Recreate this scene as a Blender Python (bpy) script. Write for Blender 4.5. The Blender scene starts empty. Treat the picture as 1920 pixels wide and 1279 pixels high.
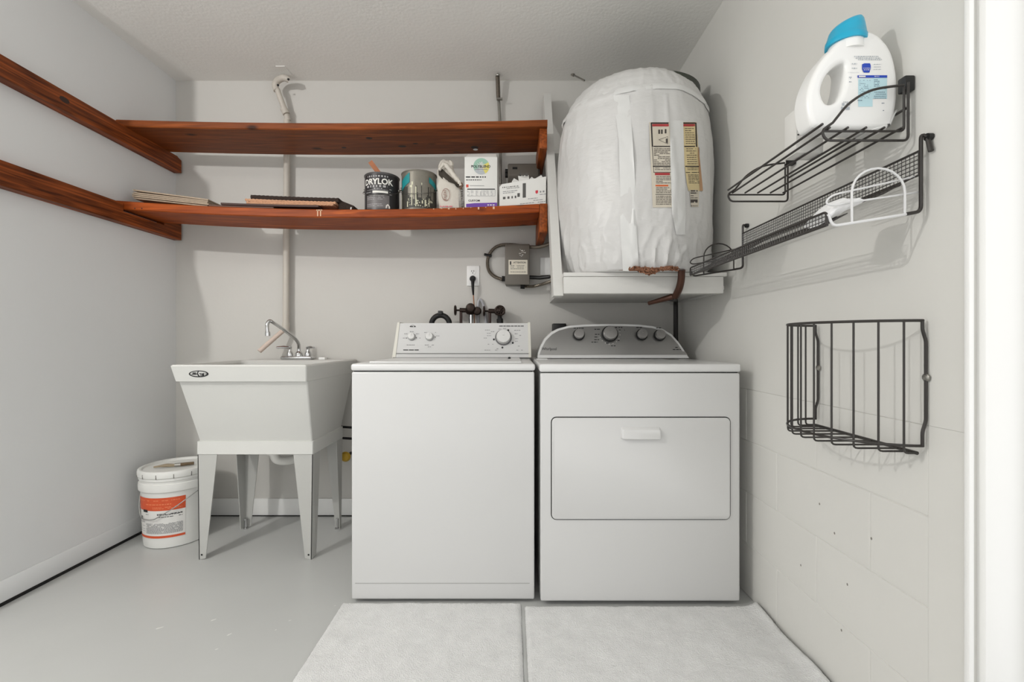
import bpy, bmesh, math, random
from mathutils import Vector, Matrix, noise
random.seed(7)
scene = bpy.context.scene
COL = scene.collection
PI = math.pi

# ------------------------------------------------------------------ camera, world, light
EYE = .985; F = 850.0; CX = 960.0; CY = 639.5
cam_d = bpy.data.cameras.new('camera'); cam = bpy.data.objects.new('camera', cam_d); COL.objects.link(cam)
cam_d.sensor_width = 36; cam_d.sensor_fit = 'HORIZONTAL'; cam_d.lens = 36 * F / 1920
cam_d.clip_start = .02
cam.location = (0, 0, EYE); cam.rotation_euler = (PI / 2, 0, 0)
scene.camera = cam

world = bpy.data.worlds.new('world'); scene.world = world; world.use_nodes = True
bg = world.node_tree.nodes['Background']
bg.inputs[0].default_value = (1.0, .995, .985, 1); bg.inputs[1].default_value = 1.32

lamp_d = bpy.data.lights.new('ceiling_bulb', 'POINT'); lamp_d.energy = 62; lamp_d.shadow_soft_size = .022
lamp_d.color = (1, .98, .955)
lamp = bpy.data.objects.new('ceiling_bulb', lamp_d); COL.objects.link(lamp); lamp.location = (-2.0, .25, 2.19)

scene.view_settings.view_transform = 'Standard'; scene.view_settings.look = 'None'
scene.view_settings.exposure = 0.06; scene.view_settings.gamma = 1; scene.view_settings.use_curve_mapping = False

def P(px, py, d):
    """point seen at photo pixel (px, py) that stands d metres into the room"""
    return Vector(((px - CX) * d / F, d, EYE + (CY - py) * d / F))
def PX(px, d): return (px - CX) * d / F
def PZ(py, d): return EYE + (CY - py) * d / F

# ------------------------------------------------------------------ materials
def s2l(c):
    return tuple(((v / 255 + .055) / 1.055) ** 2.4 if v > 10 else v / 255 / 12.92 for v in c)
MATS = {}
def mat(name, rgb, rough=.5, metal=0, spec=.5, var=0, vscale=8, bump=0, bscale=60, coat=0, stretch=None, aniso=0):
    if name in MATS: return MATS[name]
    m = bpy.data.materials.new(name); m.use_nodes = True; nt = m.node_tree; b = nt.nodes['Principled BSDF']
    c = s2l(rgb)
    b.inputs['Base Color'].default_value = (*c, 1); b.inputs['Roughness'].default_value = rough
    b.inputs['Metallic'].default_value = metal; b.inputs['Specular IOR Level'].default_value = spec
    b.inputs['Coat Weight'].default_value = coat
    if var or bump:
        tc = nt.nodes.new('ShaderNodeTexCoord'); mp = nt.nodes.new('ShaderNodeMapping')
        nt.links.new(tc.outputs['Object'], mp.inputs[0])
        if stretch: mp.inputs['Scale'].default_value = stretch
    if var:
        n = nt.nodes.new('ShaderNodeTexNoise'); n.inputs['Scale'].default_value = vscale; n.inputs['Detail'].default_value = 6
        n.inputs['Roughness'].default_value = .6
        nt.links.new(mp.outputs[0], n.inputs['Vector'])
        mx = nt.nodes.new('ShaderNodeMix'); mx.data_type = 'RGBA'
        mx.inputs[6].default_value = (*[v * (1 - var) for v in c], 1); mx.inputs[7].default_value = (*[min(1, v * (1 + var)) for v in c], 1)
        nt.links.new(n.outputs[0], mx.inputs[0]); nt.links.new(mx.outputs[2], b.inputs['Base Color'])
    if bump:
        n2 = nt.nodes.new('ShaderNodeTexNoise'); n2.inputs['Scale'].default_value = bscale; n2.inputs['Detail'].default_value = 5
        nt.links.new(mp.outputs[0], n2.inputs['Vector'])
        bp = nt.nodes.new('ShaderNodeBump'); bp.inputs['Strength'].default_value = bump; bp.inputs['Distance'].default_value = .004
        nt.links.new(n2.outputs[0], bp.inputs['Height']); nt.links.new(bp.outputs[0], b.inputs['Normal'])
    MATS[name] = m; return m

def wood_mat(name, dark, mid, light, axis, seed=0., rough=.5):
    m = bpy.data.materials.new(name); m.use_nodes = True; nt = m.node_tree; b = nt.nodes['Principled BSDF']
    N = nt.nodes.new; L = nt.links.new
    tc = N('ShaderNodeTexCoord'); mp = N('ShaderNodeMapping'); L(tc.outputs['Object'], mp.inputs[0])
    mp.inputs['Location'].default_value = (seed, seed * 1.7, seed * .6)
    sc = [22, 22, 22]; sc[axis] = 1.3; mp.inputs['Scale'].default_value = sc
    n1 = N('ShaderNodeTexNoise'); n1.inputs['Scale'].default_value = 1.1; n1.inputs['Detail'].default_value = 3; n1.inputs['Distortion'].default_value = 1.2
    L(mp.outputs[0], n1.inputs['Vector'])
    ml = N('ShaderNodeMath'); ml.operation = 'MULTIPLY'; ml.inputs[1].default_value = 9; L(n1.outputs[0], ml.inputs[0])
    sn = N('ShaderNodeMath'); sn.operation = 'SINE'; L(ml.outputs[0], sn.inputs[0])
    mr = N('ShaderNodeMapRange'); mr.inputs[1].default_value = -1; mr.inputs[2].default_value = 1; L(sn.outputs[0], mr.inputs[0])
    n2 = N('ShaderNodeTexNoise'); n2.inputs['Scale'].default_value = 5; n2.inputs['Detail'].default_value = 6; L(mp.outputs[0], n2.inputs['Vector'])
    ad = N('ShaderNodeMath'); ad.operation = 'MULTIPLY_ADD'; ad.inputs[1].default_value = .55; L(mr.outputs[0], ad.inputs[0]); 
    m2 = N('ShaderNodeMath'); m2.operation = 'MULTIPLY'; m2.inputs[1].default_value = .5; L(n2.outputs[0], m2.inputs[0]); L(m2.outputs[0], ad.inputs[2])
    cr = N('ShaderNodeValToRGB'); e = cr.color_ramp.elements
    e[0].position = .12; e[0].color = (*s2l(dark), 1); e[1].position = .85; e[1].color = (*s2l(light), 1)
    k = e.new(.45); k.color = (*s2l(mid), 1)
    L(ad.outputs[0], cr.inputs[0])
    # knots: sparse dark ovals drawn along the grain
    mp2 = N('ShaderNodeMapping'); L(tc.outputs['Object'], mp2.inputs[0]); s3 = [9, 9, 9]; s3[axis] = 4.2; mp2.inputs['Scale'].default_value = s3
    mp2.inputs['Location'].default_value = (seed * 3.1, seed, seed * 2.2)
    vo = N('ShaderNodeTexVoronoi'); vo.inputs['Scale'].default_value = 1; L(mp2.outputs[0], vo.inputs['Vector'])
    kr = N('ShaderNodeMapRange'); kr.inputs[1].default_value = .06; kr.inputs[2].default_value = .15; kr.inputs[3].default_value = .22; kr.inputs[4].default_value = 1
    L(vo.outputs['Distance'], kr.inputs[0])
    mx = N('ShaderNodeMix'); mx.data_type = 'RGBA'; mx.blend_type = 'MULTIPLY'; mx.inputs[0].default_value = 1
    L(cr.outputs[0], mx.inputs[6]); L(kr.outputs[0], mx.inputs[7]); L(mx.outputs[2], b.inputs['Base Color'])
    bp = N('ShaderNodeBump'); bp.inputs['Strength'].default_value = .18; bp.inputs['Distance'].default_value = .002
    L(ad.outputs[0], bp.inputs['Height']); L(bp.outputs[0], b.inputs['Normal'])
    b.inputs['Roughness'].default_value = rough; b.inputs['Specular IOR Level'].default_value = .22
    MATS[name] = m; return m

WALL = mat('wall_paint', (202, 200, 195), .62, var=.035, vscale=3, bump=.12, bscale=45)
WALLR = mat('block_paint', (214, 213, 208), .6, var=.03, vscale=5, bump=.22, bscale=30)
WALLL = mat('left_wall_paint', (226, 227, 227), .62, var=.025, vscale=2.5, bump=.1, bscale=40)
CEIL = mat('ceiling_paint', (240, 239, 235), .8, var=.03, vscale=4, bump=.3, bscale=70)
FLOOR = mat('floor_paint', (184, 185, 183), .3, var=.06, vscale=2.2, bump=.05, bscale=12)
TRIM = mat('trim_paint', (238, 238, 236), .35)
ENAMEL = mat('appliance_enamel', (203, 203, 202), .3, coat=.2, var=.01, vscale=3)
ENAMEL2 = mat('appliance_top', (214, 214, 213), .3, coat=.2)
SILVER = mat('console_silver', (158, 157, 155), .32, metal=.75, bump=.05, bscale=300, stretch=(.05, 1, 1))
KNOBS = mat('knob_silver', (172, 170, 168), .3, metal=.7)
KNOBW = mat('knob_white', (212, 212, 210), .3)
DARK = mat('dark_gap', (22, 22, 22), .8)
BLACK = mat('black_plastic', (20, 20, 20), .45)
RUBBER = mat('black_rubber', (16, 16, 16), .6)
INK = mat('black_ink', (34, 34, 36), .7)
GREYINK = mat('grey_ink', (140, 140, 142), .7)
WHITEINK = mat('white_ink', (228, 226, 220), .6)
CHROME = mat('chrome', (205, 205, 205), .1, metal=1)
STEEL = mat('galvanised_steel', (150, 148, 142), .35, metal=.85, var=.25, vscale=40)
TUB = mat('tub_plastic', (206, 206, 202), .42, var=.02, vscale=6, bump=.05, bscale=150)
LEG = mat('leg_enamel', (180, 180, 176), .4, var=.03, vscale=12)
PVC = mat('painted_pvc', (198, 192, 182), .5, var=.05, vscale=25)
PVCW = mat('white_pvc', (228, 227, 222), .35)
BUCKET = mat('bucket_plastic', (222, 222, 218), .38)
ORANGE = mat('orange_label', (206, 82, 42), .5, var=.15, vscale=60)
WIRE = mat('black_wire_coating', (44, 40, 37), .35)
WIREGLARE = mat('wire_glare_white', (214, 214, 214), .3)  # glare on the dark rack wires, put into the colour as white
BLANKET = mat('white_vinyl_jacket', (206, 205, 203), .4, var=.02, vscale=9, bump=.55, bscale=22, stretch=(1, 1, 2.4))
TAPE = mat('white_tape', (214, 214, 212), .35, bump=.2, bscale=50)
WOODW = mat('white_painted_wood', (206, 205, 201), .5, var=.03, vscale=14, bump=.12, bscale=60, stretch=(1, 1, 4))
FIBRE = mat('brown_insulation', (138, 96, 72), .95, var=.5, vscale=70, bump=1, bscale=120)
COPPER = mat('brown_copper_pipe', (74, 46, 34), .4, metal=.5, var=.5, vscale=50)
BLACKPIPE = mat('black_iron_pipe', (24, 21, 20), .5)
BRONZE = mat('dark_bronze', (50, 38, 32), .45, metal=.6, var=.4, vscale=90)
GREYBOX = mat('grey_enclosure', (104, 99, 91), .5, var=.06, vscale=20)
PAPER = mat('label_paper', (222, 216, 200), .65)
CARD = mat('carton_white', (220, 219, 215), .55, var=.02, vscale=20)
RUG = mat('rug_cotton', (222, 222, 221), .95, var=.14, vscale=22, bump=1, bscale=260, spec=.1)
RUGB = mat('rug_backing', (120, 112, 100), .9)
WOOD_UP = wood_mat('stained_pine_upper', (96, 46, 16), (140, 72, 28), (164, 90, 38), 0, 1.3)
WOOD_LO = wood_mat('stained_pine_lower', (112, 46, 11), (166, 78, 24), (196, 104, 40), 0, 4.1)
WOOD_RAIL = wood_mat('stained_pine_rail', (48, 20, 7), (150, 76, 34), (182, 100, 52), 1, 2.6)
WOOD_CL = wood_mat('stained_pine_cleat', (98, 46, 16), (148, 74, 28), (168, 90, 38), 1, 7.7)

# ------------------------------------------------------------------ mesh builder
PRINT = {'print', 'lettering', 'handwriting', 'paint_drip', 'nail_hole', 'tear_slot', 'bare_patch', 'slot', 'chip', 'emblem'}
class MB:
    def __init__(s): s.v = []; s.f = []
    def add(s, vs, fs):
        o = len(s.v); s.v += [Vector(p) for p in vs]; s.f += [tuple(i + o for i in f) for f in fs]; return s
    def bm(s, bm, M=None):
        bm.verts.index_update(); vs = [(M @ v.co if M else v.co.copy()) for v in bm.verts]
        s.add(vs, [[v.index for v in f.verts] for f in bm.faces]); bm.free(); return s
    def box(s, x0, x1, y0, y1, z0, z1, r=0, seg=2):
        if r <= 0:
            return s.add([(x, y, z) for x in (x0, x1) for y in (y0, y1) for z in (z0, z1)],
                         [(0, 1, 3, 2), (4, 6, 7, 5), (0, 4, 5, 1), (2, 3, 7, 6), (0, 2, 6, 4), (1, 5, 7, 3)])
        b = bmesh.new(); bmesh.ops.create_cube(b, size=1)
        for v in b.verts: v.co = Vector((x0 if v.co.x < 0 else x1, y0 if v.co.y < 0 else y1, z0 if v.co.z < 0 else z1))
        bmesh.ops.bevel(b, geom=b.edges[:], offset=r, segments=seg, profile=.5, affect='EDGES')
        return s.bm(b)
    def tube(s, pts, r, n=8, closed=False, cap=True):
        pts = [Vector(p) for p in pts]; m = len(pts); rs = r if isinstance(r, (list, tuple)) else [r] * m
        up = None; rings = []
        for i, p in enumerate(pts):
            a = pts[i - 1] if (i > 0 or closed) else None; c = pts[(i + 1) % m] if (i < m - 1 or closed) else None
            t = ((p - a).normalized() if a is not None else Vector()) + ((c - p).normalized() if c is not None else Vector())
            t = t.normalized() if t.length > 1e-9 else Vector((0, 0, 1))
            if up is None: up = Vector((0, 0, 1)) if abs(t.z) < .9 else Vector((1, 0, 0))
            u = (up - t * up.dot(t)); u = u.normalized() if u.length > 1e-6 else t.orthogonal().normalized()
            w = t.cross(u); up = u
            k = 1.0
            if a is not None and c is not None:
                cs = (p - a).normalized().dot((c - p).normalized()); k = min(1.5, 1 / max(.5, math.sqrt(max(.01, (1 + cs) / 2)))) 
            rings.append([p + (u * math.cos(2 * PI * j / n) + w * math.sin(2 * PI * j / n)) * rs[i] * (1 if k < 1.02 else 1) for j in range(n)])
        o = len(s.v); s.v += [q for R in rings for q in R]
        for i in range(m if closed else m - 1):
            for j in range(n):
                a = o + i * n + j; b = o + i * n + (j + 1) % n; i2 = (i + 1) % m
                s.f.append((a, b, o + i2 * n + (j + 1) % n, o + i2 * n + j))
        if cap and not closed:
            s.f.append(tuple(o + j for j in range(n))[::-1]); s.f.append(tuple(o + (m - 1) * n + j for j in range(n)))
        return s
    def lathe(s, prof, c=(0, 0, 0), n=32, M=None, cap=True):
        """prof: (radius, height) list turned about z through c"""
        c = Vector(c); o = len(s.v)
        for r, h in prof:
            for j in range(n):
                p = Vector((r * math.cos(2 * PI * j / n), r * math.sin(2 * PI * j / n), h))
                s.v.append(c + (M @ p if M else p))
        for i in range(len(prof) - 1):
            for j in range(n):
                s.f.append((o + i * n + j, o + i * n + (j + 1) % n, o + (i + 1) * n + (j + 1) % n, o + (i + 1) * n + j))
        if cap:
            s.f.append(tuple(o + j for j in range(n))[::-1]); s.f.append(tuple(o + (len(prof) - 1) * n + j for j in range(n)))
        return s
    def prism(s, poly, y0, y1):
        """poly: (x, z) outline pushed from y0 to y1"""
        n = len(poly); g0 = y0 if callable(y0) else (lambda x, z: y0); g1 = y1 if callable(y1) else (lambda x, z: y1)
        return s.add([(x, g0(x, z), z) for x, z in poly] + [(x, g1(x, z), z) for x, z in poly],
                     [tuple(range(n)), tuple(range(2 * n - 1, n - 1, -1))] + [(i, i + n, (i + 1) % n + n, (i + 1) % n) for i in range(n)])
    def grid(s, rows):
        o = len(s.v); m = len(rows[0])
        for R in rows: s.v += [Vector(p) for p in R]
        for i in range(len(rows) - 1):
            for j in range(m - 1):
                s.f.append((o + i * m + j, o + i * m + j + 1, o + (i + 1) * m + j + 1, o + (i + 1) * m + j))
        return s
    def loops(s, L, cap0=True, cap1=True):
        """closed rings of equal length joined in order"""
        o = len(s.v); n = len(L[0])
        for R in L: s.v += [Vector(p) for p in R]
        for i in range(len(L) - 1):
            for j in range(n):
                s.f.append((o + i * n + j, o + i * n + (j + 1) % n, o + (i + 1) * n + (j + 1) % n, o + (i + 1) * n + j))
        if cap0: s.f.append(tuple(o + j for j in range(n))[::-1])
        if cap1: s.f.append(tuple(o + (len(L) - 1) * n + j for j in range(n)))
        return s
    def xf(s, M):
        s.v = [M @ p for p in s.v]; return s
    def build(s, name, m, parent=None, base=None, smooth=35):
        off = Vector(base) if base is not None else Vector((0, 0, 0))
        q = parent
        while q is not None: off = off + Vector(q.location); q = q.parent
        me = bpy.data.meshes.new(name); me.from_pydata([tuple(p - off) for p in s.v], [], s.f); me.validate()
        b = bmesh.new(); b.from_mesh(me); bmesh.ops.recalc_face_normals(b, faces=b.faces[:]); b.to_mesh(me); b.free()
        me.materials.append(m)
        if smooth:
            me.shade_smooth(); me.set_sharp_from_angle(angle=math.radians(smooth))
        o = bpy.data.objects.new(name, me); COL.objects.link(o)
        if parent is not None: o.parent = parent
        if base is not None: o.location = base
        if name in PRINT: o['kind'] = 'stuff'
        return o

def tag(o, label=None, cat=None, group=None, kind=None):
    if label: o['label'] = label
    if cat: o['category'] = cat
    if group: o['group'] = group
    if kind: o['kind'] = kind
    return o
def thing(name, label, cat, loc, group=None):
    o = bpy.data.objects.new(name, None); COL.objects.link(o); o.location = loc; o.empty_display_size = .05
    return tag(o, label, cat, group)
def struct(o): o['kind'] = 'structure'; return o
def arc(c, r, a0, a1, n, e1, e2):
    c = Vector(c); e1 = Vector(e1); e2 = Vector(e2)
    return [c + e1 * (r * math.cos(a0 + (a1 - a0) * i / n)) + e2 * (r * math.sin(a0 + (a1 - a0) * i / n)) for i in range(n + 1)]
def smooth_path(pts, k=6, closed=False):
    """Catmull-Rom through the points"""
    pts = [Vector(p) for p in pts]; out = []; n = len(pts)
    for i in range(n if closed else n - 1):
        g = lambda j: pts[j % n] if closed else pts[max(0, min(n - 1, j))]
        p0, p1, p2, p3 = g(i - 1), g(i), g(i + 1), g(i + 2)
        for t in range(k):
            u = t / k
            out.append(.5 * ((2 * p1) + (p2 - p0) * u + (2 * p0 - 5 * p1 + 4 * p2 - p3) * u * u + (3 * p1 - p0 - 3 * p2 + p3) * u ** 3))
    if not closed: out.append(pts[-1])
    return out
def round_path(pts, r, k=5):
    """polyline with its inner corners rounded to radius about r"""
    pts = [Vector(p) for p in pts]; out = [pts[0]]
    for i in range(1, len(pts) - 1):
        a, p, b = pts[i - 1], pts[i], pts[i + 1]; ra = min(r, (p - a).length * .49); rb = min(r, (b - p).length * .49)
        s_, e_ = p + (a - p).normalized() * ra, p + (b - p).normalized() * rb
        for t in range(k + 1):
            u = t / k; out.append(s_ * (1 - u) ** 2 + p * 2 * u * (1 - u) + e_ * u * u)
    out.append(pts[-1]); return out
def rrect(x0, x1, z0, z1, r, k=5):
    o = []
    for cx, cz, a in ((x1 - r, z1 - r, 0), (x0 + r, z1 - r, PI / 2), (x0 + r, z0 + r, PI), (x1 - r, z0 + r, 1.5 * PI)):
        for i in range(k + 1): o.append((cx + r * math.cos(a + PI / 2 * i / k), cz + r * math.sin(a + PI / 2 * i / k)))
    return o

# lettering and print: fn(u, v) -> world point on the surface
_tc = {}
def text_geo(body, size, bold=0.0, shear=0.0):
    key = (body, size, bold, shear)
    if key in _tc: return _tc[key]
    cu = bpy.data.curves.new('t', 'FONT'); cu.body = body; cu.size = size; cu.align_x = 'CENTER'; cu.align_y = 'CENTER'
    cu.offset = bold * size; cu.shear = shear; cu.resolution_u = 3
    ob = bpy.data.objects.new('t', cu); COL.objects.link(ob); bpy.context.view_layer.update()
    me = bpy.data.meshes.new_from_object(ob.evaluated_get(bpy.context.evaluated_depsgraph_get()))
    r = ([tuple(v.co) for v in me.vertices], [tuple(p.vertices) for p in me.polygons])
    bpy.data.objects.remove(ob); bpy.data.curves.remove(cu); bpy.data.meshes.remove(me)
    _tc[key] = r; return r
def put_text(mb, fn, body, u, v, size, bold=0., sx=1., shear=0.):
    vs, fs = text_geo(body, size, bold, shear)
    mb.add([fn(u + p[0] * sx, v + p[1]) for p in vs], fs)
def put_rect(mb, fn, u0, u1, v0, v1, n=1, m=1):
    mb.grid([[fn(u0 + (u1 - u0) * i / n, v0 + (v1 - v0) * j / m) for i in range(n + 1)] for j in range(m + 1)])
def put_words(mb, fn, u0, u1, v, h, rnd, wmin=2, wmax=6, fill=.9):
    """a line of print too small to read: word-length dashes"""
    u = u0
    while u < u1:
        w = h * rnd.uniform(wmin, wmax); e = min(u1, u + w)
        if rnd.random() < fill: put_rect(mb, fn, u, e, v - h / 2, v + h / 2, max(1, int((e - u) / (.006 if abs(u1 - u0) < 1 else 12))))
        u = e + h * .8
def put_poly(mb, fn, pts): mb.add([fn(*p) for p in pts], [tuple(range(len(pts)))])
def plane_fn(o, eu, ev):
    o = Vector(o); eu = Vector(eu); ev = Vector(ev)
    return lambda u, v: o + eu * u + ev * v

# ------------------------------------------------------------------ the room
XL, XR, YB, ZC = -1.898, .912, 2.56, 2.455
struct(MB().add([(-4.5, -2.5, 0), (1.3, -2.5, 0), (1.3, 2.7, 0), (-4.5, 2.7, 0)], [(0, 1, 2, 3)]).box(-4.5, 1.3, -2.5, 2.7, -.12, -.001).build('floor', FLOOR))
struct(MB().box(-4.5, 1.3, -1.6, 2.7, ZC, ZC + .12).build('ceiling', CEIL))
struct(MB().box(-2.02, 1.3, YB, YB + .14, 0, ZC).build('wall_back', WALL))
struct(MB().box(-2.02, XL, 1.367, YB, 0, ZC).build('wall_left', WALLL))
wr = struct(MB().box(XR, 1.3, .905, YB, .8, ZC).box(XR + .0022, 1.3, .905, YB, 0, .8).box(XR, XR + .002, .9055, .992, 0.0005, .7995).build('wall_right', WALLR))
# painted concrete blocks of the right wall, shallow joints between them
blk = {}
def block(y0, y1, z0, z1):
    key = (round(y1 - y0, 3), round(z1 - z0, 3))
    if key not in blk:
        o = MB().box(0, .02, 0, y1 - y0, 0, z1 - z0, .0016, 1).build('block', WALLR, None)
        blk[key] = o
    else:
        o = blk[key].copy(); COL.objects.link(o)
    o.parent = wr; o.location = (XR, y0, z0)
for k in range(4):
    z0, z1 = k * .2 + .001, k * .2 + .199
    y = 1.155 - .406 * 2 + (.203 if k in (1, 3) else 0)
    while y < YB:
        a, b = max(y + .001, .9935), min(y + .406 - .001, YB - .001)
        if b - a > .03: block(a, b, z0, z1)
        y += .406
# doorway at the right edge: wall bead, recess, jamb lining and stop
struct(MB().box(XR - .007, XR + .004, .897, .909, 0, ZC, .003).build('trim_1', TRIM))
struct(MB().box(XR + .016, 1.006, .888, .93, 0, ZC, .003).build('trim_2', TRIM))
struct(MB().box(1.01, 1.10, .872, .93, 0, ZC, .003).build('trim_3', TRIM))
struct(MB().box(XL, XR, YB - .012, YB, 0, .098, .003).build('baseboard_back', TRIM))
struct(MB().box(XL, XL + .004, 1.367, YB - .012, .013, .095, .0012).build('baseboard_left', WALLL))

struct(MB().box(XL, XL + .006, 1.367, YB, .0005, .012).build('gap_shade', DARK))  # dark strip painting in the shade of the gap under the left baseboard
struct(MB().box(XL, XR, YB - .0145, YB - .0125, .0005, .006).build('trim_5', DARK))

# ------------------------------------------------------------------ shelves on the back wall
def z_up(x): u = (x + .855) / 1.005; return 2.046 - .016 * (1 - u * u)
def z_lo(x): u = (x + .855) / 1.005; return 1.650 - .006 * u - .034 * (1 - u * u)
def board(name, x0, x1, y0, y1, zf, th, m, label, hole=None):
    mb = MB(); n = 28; mb2 = []
    for i in range(n + 1):
        x = x0 + (x1 - x0) * i / n; z = zf(x); c = .004
        mb2.append([(x, y0 + c, z - th), (x, y0, z - th + c), (x, y0, z - c), (x, y0 + c, z), (x, y1, z), (x, y1, z - th)])
    mb.loops(mb2)
    o = mb.build(name, m, None, ((x0 + x1) / 2, (y0 + y1) / 2, 1.6 if zf is z_lo else 2.01), smooth=25)
    return tag(o, label, 'shelf')
up = board('wall_shelf', -1.897, .170, 2.17, 2.464, z_up, .033, WOOD_UP, 'upper brown stained pine shelf board, empty on top')
lo = board('wall_shelf', -1.897, .131, 2.17, 2.415, z_lo, .040, WOOD_LO, 'lower orange stained pine shelf board sagging under cans and boxes')
# round hole with a pale plug and dark knots in the upper board, nail holes in the lower one
def disc(mb, c, rx, ry, nrm_down=True, n=14, dz=0):
    mb.add([(c[0] + rx * math.cos(2 * PI * i / n), c[1] + ry * math.sin(2 * PI * i / n), c[2] + dz) for i in range(n)], [tuple(range(n))])
for px, py, rx, ry in ((754, 269, .022, .012), (779, 264, .014, .007), (692, 253, .016, .012), (645, 271, .013, .010), (856, 281, .02, .006), (890, 273, .02, .017)):
    y = (2.013 - EYE) * F / (CY - py); x = PX(px, y); k = MB(); disc(k, (x, y, z_up(x) - .0336), rx, ry); k.build('knot', mat('knot_brown', (46, 24, 12), .6), up)
k = MB(); y = 2.425; x = PX(892, y); disc(k, (x, 2.41, z_up(x) - .0342), .013, .013); k.build('plug', TRIM, up)
k = MB()
for px, py in ((253, 391), (266, 391), (359, 407), (446, 413), (804, 427), (832, 416), (866, 419), (640, 418), (884, 412), (958, 415)):
    x = PX(px, 2.17); z = PZ(py, 2.17)
    if z < z_lo(x) - .041: continue
    k.add([(x + .004 * math.cos(a * PI / 4), 2.1695, z + .003 * math.sin(a * PI / 4)) for a in range(8)], [tuple(range(8))])
k.build('nail_hole', mat('nail_dark', (50, 22, 10), .7), lo)
k = MB()
x = PX(598, 2.17)
for dx in (-.008, .006): k.box(x + dx, x + dx + .0045, 2.1688, 2.1702, z_lo(x) - .034, z_lo(x) - .004)
k.box(x - .012, x + .016, 2.1688, 2.1702, z_lo(x) - .008, z_lo(x) - .003)
for i in range(9):
    xx = PX(812 + i * 14, 2.17); k.box(xx, xx + random.uniform(.003, .012), 2.1688, 2.1702, z_lo(xx) - .003 - random.uniform(.0, .012), z_lo(xx) - .002)
k.build('paint_drip', mat('old_paint', (214, 178, 146), .6), lo)

def rail(z0, z1, notch, name, label, tip=0.):
    X0, X1 = XL + .001, -1.856; mb = MB()
    y0, y1 = 1.37, 2.545
    if notch:
        poly = [(y0, z0), (y1, z0), (y1, z1), (2.42, z1), (2.42, 1.604), (2.165, 1.604), (2.165, z1), (y0, z1)]
    else: poly = [(y0, z0), (y1, z0), (y1, z1 - .012), (y1 - .025, z1 - .004), (y1 - .03, z1), (y0, z1)]
    n = len(poly); poly = [(a, b + tip * (2.5 - a)) for a, b in poly]
    mb.add([(X0, a, b) for a, b in poly] + [(X1, a, b) for a, b in poly], [tuple(range(n)), tuple(range(2 * n - 1, n - 1, -1))] + [(i, i + n, (i + 1) % n + n, (i + 1) % n) for i in range(n)])
    return tag(mb.build('shelf_rail', WOOD_RAIL, None, (-1.877, 2.0, z0), smooth=0), label, 'rail')
ru = rail(1.928, 2.0105, False, 'shelf_rail', 'upper brown wooden rail fixed along left wall under the empty shelf', .019)
rl = rail(1.550, 1.643, True, 'shelf_rail', 'lower brown wooden rail fixed along left wall under the loaded shelf')
for y, z in ((1.88, 1.985),): k = MB().add([(-1.8555, y + .022 * math.cos(a * PI / 5), z + .012 * math.sin(a * PI / 5)) for a in range(10)], [tuple(range(10))]); k.build('knot', mat('knot_brown', (46, 24, 12), .6), ru)
o = MB().box(.133, .170, 2.19, 2.53, 1.915, z_up(.17) - .034, .003).build('shelf_cleat', WOOD_CL, None, (.167, 2.36, 1.915))
tag(o, 'short wooden cleat under the right end of the upper shelf', 'cleat')
o = MB().box(.132, .170, 2.172, 2.53, 1.505, 1.645, .003).build('shelf_cleat', WOOD_CL, None, (.167, 2.36, 1.505))
tag(o, 'short wooden cleat at the right end of the lower shelf', 'cleat')

# ------------------------------------------------------------------ water heater on its platform
pl = thing('heater_platform', 'white painted wooden platform on the wall carrying the water heater', 'platform', (.54, 2.2, 1.18))
fx0, fx1 = PX(1057, 1.86), PX(1357, 1.86)
MB().box(fx0, fx1, 1.86, 1.898, 1.18, 1.2495, .003).build('fascia', WOODW, pl)
MB().box(fx0 - .001, fx1 + .012, 1.856, YB - .002, 1.25, 1.266, .002).build('deck', WOODW, pl)
MB().box(fx0, fx1 + .02, 1.898, YB - .002, 1.2, 1.2155, .0).box(fx0, fx1, 1.9, YB - .002, 1.2156, 1.2495).build('underside', WOODW, pl)
MB().box(fx1 + .022, XR - .001, 1.95, YB - .002, 1.19, 1.249, .002).build('ledger', WOODW, pl)
# leaning upright from the platform front to the wall
MB().add([(x, y, z) for x in (.172, .2115) for y, z in ((1.868, 1.172), (1.962, 1.172), (2.558, 2.335), (2.468, 2.335))],
         [(0, 1, 2, 3), (7, 6, 5, 4), (0, 4, 5, 1), (1, 5, 6, 2), (2, 6, 7, 3), (3, 7, 4, 0)]).build('upright', WOODW, pl)
MB().box(.216, .256, 2.45, YB - .002, 1.267, 2.0, .002).build('back_post', WOODW, pl)

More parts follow.
